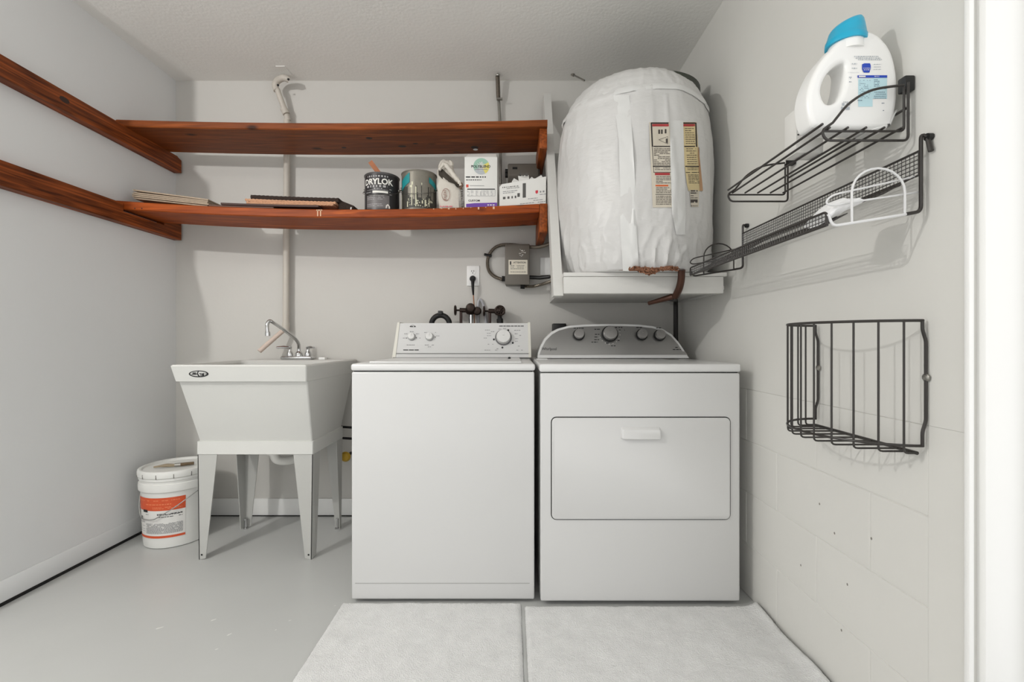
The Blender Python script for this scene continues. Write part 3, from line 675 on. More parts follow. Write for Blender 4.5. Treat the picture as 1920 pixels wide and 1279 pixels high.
for z in [.122 - .0042 * i for i in range(12)]: put_words(mb, b2, -.09, .072, z, .0024, rnd, 1.5, 4, .92)
for z in (.132, .127, .110, .095, .085): put_words(mb, b2, -.14, -.098, z, .002, rnd, 2, 5, .8)
mb.build('lettering', GREYINK, bu)
mb = MB()
for z, h_, u0, u1 in ((.232, .0035, -.14, -.06), (.232, .003, -.045, .06), (.214, .004, -.12, .03), (.2, .003, -.05, .07), (.194, .003, -.05, .07)): put_words(mb, b2, u0, u1, z, h_, rnd, 1, 4, .8)
mb.build('lettering', mat('peach_ink', (224, 134, 92), .6), bu)
hp = [bfn(.16, .262, .006)] + [bfn(u, z, .0075 + .004 * math.sin((u + .12) / .28 * PI)) for u, z in ((.12, .25), (.08, .226), (.03, .190), (-.02, .158), (-.04, .148), (-.07, .145), (-.12, .150), (-.17, .2))] + [bfn(-.22, .262, .006)]
MB().tube(smooth_path(hp, 5), .0022, 8).build('bail', mat('steel_wire', (176, 176, 174), .3, metal=.8), bu)
br = thing('paint_brush', 'old stiff paint brush lying on the bucket lid', 'brush', (BX, BY - .02, .357))
zb_ = .367
MB().tube(smooth_path([(BX - .075, BY - .055, zb_), (BX - .03, BY - .035, zb_ + .003), (BX + .005, BY - .02, zb_)], 5), [.004, .0045, .005, .006, .0075, .0085, .0085, .008, .0075, .007, .007], 8).build('handle', mat('brush_handle', (150, 136, 112), .6, var=.3, vscale=60), br)
MB().tube([(BX + .003, BY - .021, zb_ + .001), (BX + .028, BY - .01, zb_ + .001)], .0085, 8).build('ferrule', STEEL, br)
MB().tube([(BX + .026, BY - .011, zb_ + .001), (BX + .075, BY + .012, zb_ + .002)], [.0085, .0075], 8).build('bristles', mat('bristle', (104, 88, 66), .9, var=.3, vscale=80), br)

# ------------------------------------------------------------------ things on the lower shelf
def sit(x, d=0): return z_lo(x) + d
# thin tiles
TILE = mat('tile_edge', (160, 142, 122), .6, var=.18, vscale=90); 
for i in range(5):
    x0 = -1.835 + .004 * random.random(); x1 = -1.468 - (.006 if i == 0 else .0) + random.uniform(-.004, .004); y0 = 2.19 + random.uniform(-.004, .006)
    zA, zB = z_lo(-1.80) + .0086 * i + .022, z_lo(-1.5) + .0076 * i
    if i == 0: zA += .0005; zB += .0005
    a, b = zA + .0006, zB + .0006; t = .0062; l_ = .004 * (i == 4)
    o = MB().add([(x0, y0, a + l_), (x1, y0, b), (x1, y0 + .2, b), (x0, y0 + .2, a + l_), (x0, y0, a + t + l_), (x1, y0, b + t), (x1, y0 + .2, b + t), (x0, y0 + .2, a + t + l_)],
                 [(3, 2, 1, 0), (4, 5, 6, 7), (0, 1, 5, 4), (1, 2, 6, 5), (2, 3, 7, 6), (3, 0, 4, 7)]).build('floor_tile', TILE, None, (-1.65, 2.29, a))
    tag(o, ['bottom tan tile of the thin stack on the lower shelf', 'second tan tile from the bottom of the stack on the lower shelf', 'middle tan tile of the stack on the lower shelf', 'tan tile second from the top of the stack on the lower shelf', 'topmost tan tile of the stack on the lower shelf'][i], 'tile', 'thin tiles stacked on the lower shelf')
DBR = mat('brown_board', (92, 62, 50), .7, var=.15, vscale=30)
def strip(x0, x1, y0, y1, th, dz=0., n=14):
    L_ = []
    for i in range(n + 1):
        x = x0 + (x1 - x0) * i / n; z = z_lo(x) + dz + .0004; L_.append([(x, y0, z), (x, y0, z + th), (x, y1, z + th), (x, y1, z)])
    return MB().loops(L_)
o = strip(-1.462, -1.15, 2.185, 2.36, .011).build('brown_board', DBR, None, (-1.3, 2.27, z_lo(-1.3))); tag(o, 'thin dark brown board lying flat beside the tile stack', 'board')
o = strip(-1.40, -.93, 2.178, 2.33, .009, .0116).build('brown_board', mat('dark_board', (66, 44, 38), .7), None, (-1.1, 2.25, z_lo(-1.1))); tag(o, 'dark board lying flat under the folded mat', 'board')
# folded woven doormat
fm = thing('folded_mat', 'folded dark brown doormat with tan woven edges on the lower shelf', 'mat', (-1.03, 2.28, z_lo(-1.03)))
def mat_layer(x0, x1, zo0, zo1, th, y0, y1, n=40, wob=.001, seed=0):
    L_ = []
    for i in range(n + 1):
        t = i / n; x = x0 + (x1 - x0) * t; z = z_lo(x) + zo0 + (zo1 - zo0) * t + wob * math.sin(i * 2.1 + seed)
        L_.append([(x, y0 + wob * math.cos(i * 2.9 + seed), z), (x, y0 - .003, z + th * .5), (x, y0 + wob * math.cos(i * 2.5), z + th), (x, y1, z + th), (x, y1, z)])
    return MB().loops(L_)
TANM = mat('tan_weave', (196, 150, 118), .9, var=.45, vscale=160, bump=.8, bscale=200)
mat_layer(-1.283, -.862, .0235, .0235, .012, 2.19, 2.36, 70, .0012).build('woven_layer', TANM, fm)
mat_layer(-1.289, -.852, .0365, .030, .012, 2.19, 2.36, 70, .0012, 1).build('woven_layer', TANM, fm)
mat_layer(-1.268, -.842, .0505, .043, .020, 2.2, 2.37, 60, .0009, 2).build('pile_layer', mat('dark_pile', (48, 36, 30), .95, var=.3, vscale=120, bump=1, bscale=180), fm)
L_ = []
for i in range(15):
    t = i / 14; x = -.845 + .07 * t; z = z_lo(x); h_ = .060 - .028 * t
    L_.append([(x, 2.215, z + .001), (x, 2.21, z + h_ * .5), (x, 2.22, z + h_), (x, 2.37, z + h_), (x, 2.37, z + .001)])
MB().loops(L_).build('folded_end', mat('dark_pile', (48, 36, 30), .95), fm)
MB().tube([(-.786, 2.209, z_lo(-.78) + .006), (-.783, 2.208, z_lo(-.78) + .021)], .0035, 6).build('tag', WHITEINK, fm)

# paint cans
def can(name, px, d, r, h, label, body_m):
    x = PX(px, d); z = z_lo(x) + .0006; t = thing('paint_can', label, 'paint can', (x, d, z))
    MB().lathe([(r - .002, 0), (r, .002), (r, .005), (r - .0018, .007), (r - .0018, h - .008), (r + .0005, h - .006), (r + .0012, h - .002), (r - .001, h), (r - .006, h), (r - .008, h - .006), (.0005, h - .006)], (x, d, z), 48).build('body', body_m, t, smooth=40)
    for s_ in (-1, 1):
        c = Vector((x + s_ * (r - .001), d - .005, z + h * .63))
        MB().lathe([(.009, 0), (.008, .005), (.003, .007)], c, 12, Matrix.Rotation(s_ * PI / 2, 3, 'Y')).build('ear', STEEL, t)
    bp2 = smooth_path([(x - r - .004, d - .005, z + h * .63), (x - r * .95, d - r * .5, z + h * .5), (x - r * .5, d - r * 1.0, z + h * .40), (x, d - r * 1.1, z + h * .375), (x + r * .5, d - r * 1.0, z + h * .40), (x + r * .95, d - r * .5, z + h * .5), (x + r + .004, d - .005, z + h * .63)], 6)
    MB().tube(bp2, .0014, 6).build('bail', mat('bail_wire', (120, 118, 114), .35, metal=.8), t)
    def fn(u, v, off=.0):
        th = u / r + math.atan2(-x, d) * -1 * 0; rr = r - .0018 + .0006 + off
        th = u / r - math.atan2(x, d) * 0 + math.atan2(-x, d)
        return Vector((x + rr * math.sin(th), d - rr * math.cos(th), z + v))
    return t, fn, x, z
CANB = mat('black_can_label', (38, 36, 38), .4); CANM = mat('bare_can_metal', (126, 122, 112), .45, metal=.45, var=.2, vscale=40)
c1, f1, cx1, cz1_ = can('paint_can', 716.5, 2.272, .0855, .186, 'black paint can with white lettering and a stir stick in it', mat('grey_can', (92, 90, 90), .4, metal=.4))
mb = MB(); put_rect(mb, f1, -.105, .125, .010, .176, 40, 2); mb.build('label', CANB, c1, smooth=60)
g1 = lambda u, v: f1(u, v, .0006); g2 = lambda u, v: f1(u, v, .0011)
mb = MB(); put_rect(mb, g1, -.085, .035, .011, .075, 24, 2); mb.build('label_panel', mat('can_grey', (104, 100, 100), .45, var=.2, vscale=60), c1, smooth=60)
mb = MB(); put_text(mb, g2, 'DRYLOK', -.022, .138, .039, .03, .98); put_rect(mb, g2, -.047, .028, .084, .0945, 12)
put_poly(mb, g2, [(.016, .012), (.038, .012), (.038, .022), (.028, .034), (.018, .026)])
mb.build('lettering', WHITEINK, c1)
mb = MB(); rnd = random.Random(31); put_text(mb, g2, '7 1', .055, .136, .0, 0) if False else None
for u0, u1, v, h_ in ((-.078, .03, .165, .008), (-.082, .026, .1165, .010), (-.04, .0, .105, .005), (-.082, .03, .0995, .0026), (-.088, -.052, .088, .004)): put_words(mb, g2, u0, u1, v, h_, rnd, .5, 1.4, 1)
for v in (.07, .062, .054, .03, .022): put_words(mb, g2, -.08, .01, v, .0024, rnd, 2, 7, .8)
for v in (.105, .092, .08): put_words(mb, g2, .036, .048, v, .004, rnd, .5, 2)
mb.build('lettering', mat('can_ink', (172, 170, 170), .6), c1)
st = MB().add([], [])
stx = [P(694, 303, 2.285), P(712, 327, 2.275)]
dirv = (stx[1] - stx[0]).normalized(); side = dirv.cross(Vector((0, 1, 0))).normalized() * .0115; nn = Vector((0, 1, 0)) * .0022
a, b = stx[0] - dirv * .0, stx[1] + dirv * .17 * 0 + dirv * .025
st.add([a - side - nn, a + side - nn, b + side - nn, b - side - nn, a - side + nn, a + side + nn, b + side + nn, b - side + nn], [(0, 1, 2, 3), (7, 6, 5, 4), (0, 4, 5, 1), (1, 5, 6, 2), (2, 6, 7, 3), (3, 7, 4, 0)])
tag(st.build('stir_stick', mat('stick_wood', (166, 104, 68), .6, var=.2, vscale=50), None, b), 'wooden stir stick leaning out of the black paint can', 'stick')
c2, f2, cx2, cz2 = can('paint_can', 786, 2.272, .0875, .195, 'metal paint can with teal tape and pale drips running down', CANM)
h1 = lambda u, v: f2(u, v, .0006); h2 = lambda u, v: f2(u, v, .0014)
mb = MB(); put_rect(mb, lambda u, v: f2(u, v, 0), -.12, .13, .010, .115, 40, 2); mb.build('label', mat('dark_olive', (58, 56, 50), .5, var=.6, vscale=45), c2, smooth=60)
put_mb = MB(); rnd = random.Random(8)
for i in range(26):
    u = rnd.uniform(-.06, .085); v1 = rnd.uniform(.1, .14); put_rect(put_mb, h1, u, u + rnd.uniform(.006, .016), rnd.uniform(.05, .1), v1, 2)
put_mb.build('bare_patch', CANM, c2, smooth=60)
TEAL = mat('teal_tape', (20, 134, 138), .45)
mb = MB(); mb.grid([[h2(u, v + (u + .09) * .55) for u in (-.105, -.09, -.075, -.06, -.048)] for v in (.111, .128, .145, .158)]); mb.build('tape', TEAL, c2, smooth=60); mb = MB(); mb.grid([[h2(u, v - (u - .06) * .5) for u in (.05, .065, .08, .095, .115)] for v in (.132, .145, .16)]); mb.build('tape', TEAL, c2, smooth=60)
mb = MB()
for u, v0, v1, w in ((-.112, .012, .085, .007), (-.036, .02, .13, .004), (-.016, .015, .11, .005), (-.04, .108, .118, .014), (.012, .12, .13, .004), (.03, .02, .05, .008), (.05, .02, .06, .004), (-.06, .015, .04, .006), (.015, .03, .045, .006), (-.034, .12, .135, .008)):
    put_rect(mb, h2, u - w / 2, u + w / 2, v0, v1, 2, 3)
for i in range(40):
    u = rnd.uniform(-.07, .07); v = rnd.uniform(.012, .05); w = rnd.uniform(.002, .006); put_rect(mb, h2, u, u + w, v, v + w * rnd.uniform(.5, 2))
mb.build('paint_drip', mat('pale_drip', (206, 204, 178), .5), c2, smooth=60)

# crumpled paper bag
bgd = 2.25; bag = thing('paper_bag', 'crumpled white paper bag with a rolled open top between can and carton', 'bag', (PX(846, bgd), bgd, z_lo(-.3)))
rows = [(0, 823, 867, .085), (.02, 823, 867, .09), (.05, 822, 866, .09), (.085, 822, 866, .085), (.12, 820, 865, .075), (.15, 821, 858, .065), (.175, 822, 855, .055), (.2, 822, 852, .045), (.225, 823, 850, .035), (.245, 827, 848, .025), (.258, 832, 845, .012)]
L_ = []
for ri, (h_, a, b, dp) in enumerate(rows):
    x0, x1 = PX(a, bgd), PX(b, bgd); ring = []
    for j in range(28):
        t = 2 * PI * j / 28; c_, s_ = math.cos(t), math.sin(t)
        rx, ry = (abs(c_) ** .6) * (1 if c_ >= 0 else -1), (abs(s_) ** .6) * (1 if s_ >= 0 else -1)
        w = .008 * noise.noise(Vector((c_ * 2.5, s_ * 2.5, h_ * 22))) + .005 * noise.noise(Vector((c_ * 6, s_ * 6, h_ * 50)))
        if ri == 0: w = 0
        ring.append(((x0 + x1) / 2 + rx * ((x1 - x0) / 2 + w), bgd + ry * (dp / 2 + w), z_lo(-.3) + .0008 + h_ + (w * .4 if ri else 0)))
    L_.append(ring)
BAG = mat('bag_paper', (204, 198, 188), .7, bump=.6, bscale=60)
MB().loops(L_).build('body', BAG, bag, smooth=60)
zb0 = z_lo(-.3)
bq = lambda px, py, off=0: Vector((PX(px, 2.2), 2.212 + off + max(0, (PZ(py, 2.2) - zb0 - .12)) * .12, PZ(py, 2.2)))
mb = MB(); mb.grid([[bq(a + (b - a) * i / 5, y + sl * i / 5, .004 * math.sin(i * 2 + y)) for i in range(6)] for a, b, y, sl in ((822, 829, 312, 2), (821, 836, 318, 3), (821.5, 845, 326, 4), (828, 852, 333, 5), (838, 860, 338, 6), (851, 865, 343, 6), (856, 864, 350, 0))])
mb.build('opening', mat('bag_inside', (66, 60, 52), .9), bag, smooth=60)
mb = MB(); mb.tube(smooth_path([bq(823, 318, -.012), bq(832, 306, -.014), bq(843, 318, -.016), bq(853, 332, -.016), bq(861, 341, -.014), bq(864, 348, -.008)], 5), [.006 + .006 * math.sin(PI * i / 25) + .002 * math.sin(i * 1.9) for i in range(26)], 8); mb.build('rolled_flap', BAG, bag, smooth=60)
mb = MB(); mb.tube(smooth_path([bq(857, 342, -.008), bq(864, 343, -.01), bq(866, 348, -.008), bq(862, 353, -.004)], 5), .006, 8); mb.build('tear', mat('bag_brown', (104, 84, 70), .8), bag)
mb = MB(); N = 18
bfnn = lambda px, py: Vector((PX(px, 2.2), 2.2005, PZ(py, 2.2)))
mb = MB()
for i in range(N):
    a, b = 2 * PI * i / N, 2 * PI * (i + 1) / N
    put_poly(mb, bfnn, [(836 + 8 * math.cos(a), 365 + 12 * math.sin(a)), (836 + 8 * math.cos(b), 365 + 12 * math.sin(b)), (836 + 7 * math.cos(b), 365 + 10.5 * math.sin(b)), (836 + 7 * math.cos(a), 365 + 10.5 * math.sin(a))])
rnd = random.Random(4)
for i in range(6): put_rect(mb, bfnn, 831 + rnd.random() * 2, 836 + rnd.random() * 3, 357 + i * 3.2, 358.5 + i * 3.2)
mb.build('print', mat('rose_brown_ink', (150, 120, 110), .7), bag)
mb = MB(); put_words(mb, bfnn, 825, 849, 387, 2.2, rnd, 1, 3, 1); mb.build('print', mat('pink_ink', (206, 120, 128), .7), bag)
mb = MB()
for i in range(9): put_words(mb, bfnn, 860, 870, 357 + 3.4 * i, 1.1, rnd, 2, 5)
mb.build('print', GREYINK, bag)

# grout carton with round emblem
gx0, gx1, gy0 = PX(871, 2.2), PX(932.5, 2.2), 2.2; gz0 = z_lo(-.15) + .0006; gz1 = PZ(294, 2.2)
gc = thing('carton', 'tall white grout carton with a green and yellow round emblem', 'carton', ((gx0 + gx1) / 2, 2.255, gz0))
MB().box(gx0, gx1, gy0, 2.31, gz0, gz1, .002).build('box', CARD, gc)
MB().add([(gx0 + .004, gy0 + .001, gz1 - .001), (gx1 - .004, gy0 + .001, gz1 - .001), (gx1 - .008, gy0 + .03, gz1 + .026), (gx0 + .014, gy0 + .03, gz1 + .024), (gx0 + .004, gy0 + .003, gz1 - .001), (gx1 - .004, gy0 + .003, gz1 - .001), (gx1 - .008, gy0 + .032, gz1 + .026), (gx0 + .014, gy0 + .032, gz1 + .024)], [(0, 1, 2, 3), (7, 6, 5, 4), (0, 4, 5, 1), (1, 5, 6, 2), (2, 6, 7, 3), (3, 7, 4, 0)]).build('flap', CARD, gc)
KRAFT = mat('kraft_inside', (138, 96, 70), .8)
MB().add([(gx0, gy0 + .03, gz1), (gx0 + .002, gy0 + .09, gz1), (gx0 - .006, gy0 + .075, gz1 + .03), (gx0 + .008, gy0 + .03, gz1 + .0)], [(0, 1, 2, 3)]).build('side_flap', KRAFT, gc)
MB().add([(gx1, gy0 + .03, gz1), (gx1 - .002, gy0 + .09, gz1), (gx1 - .016, gy0 + .07, gz1 + .03)], [(0, 1, 2)]).build('side_flap', KRAFT, gc)
gfn = lambda px, py, off=0: Vector((PX(px, 2.2), gy0 - .0006 - off, PZ(py, 2.2)))
gfo = lambda px, py: gfn(px, py, .0006)
rnd = random.Random(15)
for nm, rgb, a0_, a1_ in (('green_print', (150, 186, 168), 150, 330), ('yellow_print', (216, 204, 104), -30, 60), ('grey_print', (176, 180, 184), 60, 150)):
    mb = MB()
    for i in range(20):
        b0, b1_ = [math.radians(a0_ + (a1_ - a0_) * (i + k_) / 20) for k_ in (0, 1)]
        r0 = rnd.uniform(5, 9) if i % 3 else 3
        put_poly(mb, gfn, [(902.5 + 15 * math.cos(b0), 312 + 15.5 * math.sin(b0)), (902.5 + 15 * math.cos(b1_), 312 + 15.5 * math.sin(b1_)), (902.5 + r0 * math.cos(b1_), 312 + r0 * math.sin(b1_)), (902.5 + r0 * math.cos(b0), 312 + r0 * math.sin(b0))])
    mb.build('print', mat(nm, rgb, .6), gc)
mb = MB(); put_text(mb, lambda u, v: gfo(901.5 + u, 312.5 - v), 'POLYBLEND', 0, 0, 6.6, .02, 1.0)
put_text(mb, lambda u, v: gfo(889 + u, 376.5 - v), 'CUSTOM', 0, 0, 4.6, .02, 1.15); put_rect(mb, gfn, 876, 928, 354, 355.8)
for py, a, b, h_ in ((332, 873.5, 911, 2.2), (337.5, 874, 903, 1.5)): put_words(mb, gfn, a, b, py, h_, rnd, 1, 4, 1)
mb.build('print', INK, gc)
mb = MB()
for c_ in (876, 883, 892, 900, 906, 912, 920): 
    for py in range(358, 367, 2): put_words(mb, gfn, c_, c_ + 4.5, py, .8, rnd, 2, 4, .8)
for a, b, c_, d_ in ((876, 928, 367.5, 368), (928, 928.5, 355, 368), (881, 908, 348, 348.8), (891, 914, 317, 318.2)): put_rect(mb, gfo, a, b, c_, d_)
mb.build('print', GREYINK, gc)
mb = MB(); put_poly(mb, gfn, [(874, 387 + 1.5), (874, 382.5), (890, 381), (932, 380), (932, 388)]); mb.build('print', mat('purple_print', (104, 62, 160), .5), gc)
mb = MB(); put_rect(mb, gfn, 874, 878.5, 346, 351.5); mb.build('print', mat('red_print', (206, 78, 62), .5), gc)
mb = MB(); put_words(mb, gfo, 914, 929, 384.5, 2, rnd, 1, 2, 1); mb.build('print', WHITEINK, gc)

# torn white shipping box
bx0, bx1 = PX(936.5, 2.2), PX(1024, 2.2); bz0 = z_lo(.05) + .0006
sb_ = thing('shipping_box', 'torn white shipping box with printed label at the right shelf end', 'box', ((bx0 + bx1) / 2, 2.28, bz0))
zA, zB = PZ(347, 2.2), PZ(331, 2.2)
MB().add([(bx0, 2.2, bz0), (bx1 - .002, 2.2, bz0 + .003), (bx1, 2.2, zB), (bx0 + .012, 2.2, zA + .004), (bx0, 2.2, zA - .01)] + [(bx0, 2.36, bz0), (bx1 - .002, 2.36, bz0 + .003), (bx1, 2.36, zB - .005), (bx0 + .012, 2.36, zA), (bx0, 2.36, zA - .014)],
         [(0, 1, 2, 3, 4), (9, 8, 7, 6, 5), (0, 5, 6, 1), (1, 6, 7, 2), (3, 8, 9, 4), (4, 9, 5, 0), (2, 7, 8, 3)]).build('box', CARD, sb_)
sfn2 = lambda px, py: Vector((PX(px, 2.2), 2.1993, PZ(py, 2.2)))
tilt = lambda px, py: sfn2(px, py - (px - 940) * .10)
rnd = random.Random(44)
mb = MB(); put_rect(mb, tilt, 980, 986, 348, 375); 
for py, a, b, h_ in ((352, 942, 972, 2), (355, 950, 974, 1.5), (372, 943, 968, 4.5), (369, 970, 978, 7)): put_words(mb, tilt, a, b, py, h_, rnd, .4, 1.2, 1)
mb.build('print', mat('dark_grey_print', (84, 82, 80), .7), sb_)
mb = MB()
for py, a, b in ((360, 943, 970), (363, 943, 965), (378, 990, 1008), (382, 1000, 1020), (386, 975, 1024), (372, 1008, 1024)): put_words(mb, tilt, a, b, py, 1.2, rnd, 2, 6)
put_words(mb, tilt, 1012, 1022, 367, 3.2, rnd, .8, 1.2, 1)
mb.build('print', GREYINK, sb_)
mb = MB(); put_poly(mb, tilt, [(1004, 364), (1008.5, 363.5), (1009, 367.5), (1006.5, 370.5), (1004, 368)]); mb.build('print', mat('crimson_print', (196, 44, 60), .5), sb_)
for i, (px, py, w, h_, rz) in enumerate(((966, 340, 10, 9, .5), (982, 335, 20, 14, -.1), (998, 337, 9, 8, .7), (1012, 334, 11, 8, -.5))):
    a = P(px, py, 2.23); M = Matrix.Translation(a) @ Matrix.Rotation(rz, 4, 'Y') @ Matrix.Rotation(-.35, 4, 'X')
    o = MB().box(-w * .0013, w * .0013, -.001, .001, -h_ * .0016, h_ * .0013).xf(M).build('paper_scrap', CARD, sb_)
mb = MB()
for k_ in range(3): put_words(mb, lambda u, v: P(u, v, 2.218), 974, 990, 326 + k_ * 0 + (3 if k_ else 0), 2.4, rnd, .8, 1.5, .9)
mb.build('print', mat('dark_grey_print', (84, 82, 80), .7), sb_)

# grey electrical enclosure on the wall above the box
ge = thing('electrical_box', 'grey plastic electrical box on the wall behind the shipping box', 'electrical box', (.05, 2.5, 1.78))
MB().box(PX(952, 2.46), PX(1012, 2.46), 2.45, YB - .001, 1.76, PZ(306, 2.45), .008, 3).build('housing', GREYBOX, ge)
MB().box(PX(955, 2.46), PX(1009, 2.46), 2.443, 2.452, 1.775, PZ(309, 2.45), .004).build('cover', GREYBOX, ge)
for py in (318, 326): MB().box(PX(947, 2.46), PX(953, 2.46), 2.47, 2.5, PZ(py + 3, 2.46), PZ(py - 3, 2.46), .002).build('latch', DARK, ge)
MB().box(PX(961, 2.44), PX(970, 2.44), 2.4415, 2.444, PZ(317, 2.44), PZ(313, 2.44)).build('nameplate', DARK, ge)

# ------------------------------------------------------------------ pipes on the back wall
pv = thing('vent_pipe', 'cream painted pipe running up the back wall behind the shelves', 'pipe', (-1.245, 2.53, .9))
xx = PX(538, 2.52)
MB().tube([(PX(536, 2.52), 2.52, PZ(618, 2.52)), (xx, 2.52, PZ(224, 2.52))], .0165, 14).build('pipe', PVC, pv)
MB().lathe([(.0195, 0), (.0195, .05)], (PX(536, 2.52), 2.52, PZ(622, 2.52)), 14).build('coupling', PVC, pv)
MB().tube(smooth_path([P(540, 226, 2.52), P(536, 212, 2.515), P(527, 188, 2.5), P(520, 168, 2.49)], 4), .015, 12).build('branch', PVC, pv)
MB().tube(smooth_path([P(519, 170, 2.49), P(516, 160, 2.49), P(521, 151, 2.48), P(532, 146, 2.46), P(542, 150, 2.47)], 4), .017, 12).build('elbow', PVC, pv)
MB().tube([P(537, 214, 2.51), P(532, 204, 2.508)], .019, 12).build('collar', PVC, pv)
MB().box(PX(524, 2.46), PX(541, 2.46), 2.42, 2.50, ZC - .004, ZC - .0005).build('flange', CEIL, pv)
for px, py in ((521.5, 160), (541, 149)): MB().lathe([(.006, 0), (.006, .003)], P(px, py, 2.452), 10, Matrix.Rotation(PI / 2, 3, 'X')).build('screw', DARK, pv)
MB().tube([P(533, 618, 2.50), P(486, 659, 2.42)], .0125, 12).build('drain_arm', mat('pink_pvc', (212, 194, 182), .5), pv)

cd = thing('conduit', 'thin grey metal conduit running down from the ceiling', 'conduit', (PX(937, 2.53), 2.53, 1.7))
MB().tube([P(933.5, 146, 2.51), P(935, 185, 2.53), P(937.5, 230, 2.535), P(938.5, 345, 2.535)], .0085, 10).build('tube', STEEL, cd)
mb = MB().tube([P(933, 143, 2.5), P(934.5, 184, 2.52)], .0115, 8); mb.build('sleeve', mat('corroded_metal', (92, 84, 74), .5, metal=.5, var=.5, vscale=120), cd)
MB().box(PX(931, 2.5), PX(942, 2.5), 2.5, 2.515, PZ(186, 2.5), PZ(183, 2.5)).build('clamp', STEEL, cd)
MB().lathe([(.010, 0), (.012, .006), (.006, .014)], P(933.5, 143, 2.49), 12).build('cap', STEEL, cd)
o = MB().tube([P(1074, 140, 2.5), P(1096, 151, 2.42)], .004, 8).tube([P(1072, 139, 2.5), P(1076, 141, 2.49)], .008, 8).build('anchor_bolt', STEEL, None, P(1074, 140, 2.5)); tag(o, 'metal anchor bolt in the wall above left of the water heater', 'bolt')

# relay box, armoured cable, blank plate, outlet
rb = thing('relay_box', 'grey metal relay box with an ATTENTION label on the back wall', 'electrical box', (.03, 2.5, 1.29))
rx0, rx1, rz0, rz1 = PX(948, 2.46), PX(992, 2.46), PZ(533, 2.46), PZ(459, 2.46)
MB().box(rx0, rx1, 2.46, YB - .001, rz0, rz1, .004).build('box', GREYBOX, rb)
MB().box(rx0 - .003, rx1 + .002, 2.452, 2.464, rz0 - .003, rz1 + .003, .003).build('cover', GREYBOX, rb)
MB().box(PX(953.5, 2.452), PX(989, 2.452), 2.4505, 2.453, PZ(514.5, 2.452), PZ(487.5, 2.452)).build('label', PAPER, rb)
rfn = lambda px, py: P(px, py, 2.4498)
mb = MB(); rnd = random.Random(50); put_text(mb, lambda u, v: rfn(974.5 + u, 492.5 - v), 'ATTENTION', 0, 0, 4.6, .015, .92); put_rect(mb, rfn, 956, 958.5, 490, 496.5)
for py in (498, 501, 504, 510): put_words(mb, rfn, 957, 986, py, .8, rnd, 2, 6, .9)
mb.build('print', INK, rb)
mb = MB()
rf2 = lambda px, py: P(px, py, 2.4512)
for i in range(16):
    a = (974 + rnd.uniform(0, 11), 469 + (i % 3) * 5 + rnd.uniform(-1, 1)); mb.tube([rf2(*a), rf2(a[0] + rnd.uniform(-2, 2.5), a[1] + rnd.uniform(-2.5, 2.5)), rf2(a[0] + rnd.uniform(0, 3), a[1] + rnd.uniform(-1, 2))], .0016, 4)
mb.build('handwriting', WHITEINK, rb)
ARM = mat('armoured_steel', (126, 118, 106), .35, metal=.7)
def armour(name, pts, r, label):
    pts = smooth_path(pts, 8); L_ = [0]
    for a, b in zip(pts, pts[1:]): L_.append(L_[-1] + (b - a).length)
    n = int(L_[-1] / .0024); out = []; j = 0
    for i in range(n + 1):
        s_ = L_[-1] * i / n
        while j < len(L_) - 2 and L_[j + 1] < s_: j += 1
        t = (s_ - L_[j]) / max(1e-9, L_[j + 1] - L_[j]); out.append(pts[j].lerp(pts[j + 1], min(1, t)))
    o = MB().tube(out, [r * (1.0 if i % 3 else .72) for i in range(n + 1)], 10).build('armoured_cable', ARM, None, out[0], smooth=20)
    return tag(o, label, 'cable')
armour('c', [P(1032, 456, 2.36), P(1012, 463, 2.44), P(990, 463, 2.5), P(960, 459, 2.53), P(935, 461, 2.545), P(920, 473, 2.545), P(914, 490, 2.545), P(917, 508, 2.54), P(928, 519, 2.52), P(942, 524, 2.5)], .0098, 'armoured metal cable looping left around the relay box')
armour('c', [P(1036, 526, 2.40), P(1020, 532, 2.47), P(1000, 537, 2.5), P(982, 537, 2.52)], .009, 'armoured metal cable curving below the relay box to the right')
o = MB().tube([P(992.5, 520, 2.5), P(1012, 521, 2.5), P(1031, 519, 2.47)], .0105, 10).build('cable', BLACK, None, P(1012, 521, 2.5)); tag(o, 'black cable leaving the right side of the relay box', 'cable')
for px, py in ((944, 523), (979, 537)): MB().tube([P(px - 3, py - .5, 2.51), P(px + 5, py, 2.51)], .0145, 8).build('connector', DARK, rb)
o = MB().tube([P(908, 477, 2.54), P(922, 480, 2.54)], .0075, 8).build('cable_clamp', BLACK, None, P(915, 478, 2.54)); tag(o, 'black clamp holding the armoured cable to the wall', 'clamp')
o = MB().box(PX(1013, 2.55), PX(1036, 2.55), 2.549, YB - .001, PZ(516, 2.55), PZ(483, 2.55), .002).build('blank_plate', TRIM, None, (PX(1022, 2.55), 2.555, PZ(516, 2.55))); tag(o, 'blank white wall plate right of the relay box', 'wall plate')
ol = thing('wall_outlet', 'white wall outlet with a black plug in it above the washer', 'outlet', (PX(887, 2.55), 2.55, PZ(536, 2.55)))
MB().box(PX(875, 2.55), PX(899, 2.55), 2.553, YB - .0005, PZ(536, 2.55), PZ(498, 2.55), .003).build('plate', TRIM, ol)
mb = MB(); c_ = P(886.5, 509.5, 2.552); mb.lathe([(.0165, 0), (.0165, .003)], c_, 18, Matrix.Rotation(PI / 2, 3, 'X')); mb.build('receptacle', TRIM, ol)
mb = MB()
for dx in (-.0062, .0062): mb.box(c_.x + dx - .0014, c_.x + dx + .0014, c_.y - .0042, c_.y - .002, c_.z - .001, c_.z + .007)
mb.lathe([(.0028, 0.0), (.0028, .0042)], c_ + Vector((0, 0, -.008)), 10, Matrix.Rotation(PI / 2, 3, 'X')); mb.build('slot', DARK, ol)
pc = thing('power_cord', 'black plug and cord hanging from the wall outlet', 'cord', P(886.5, 523, 2.53))
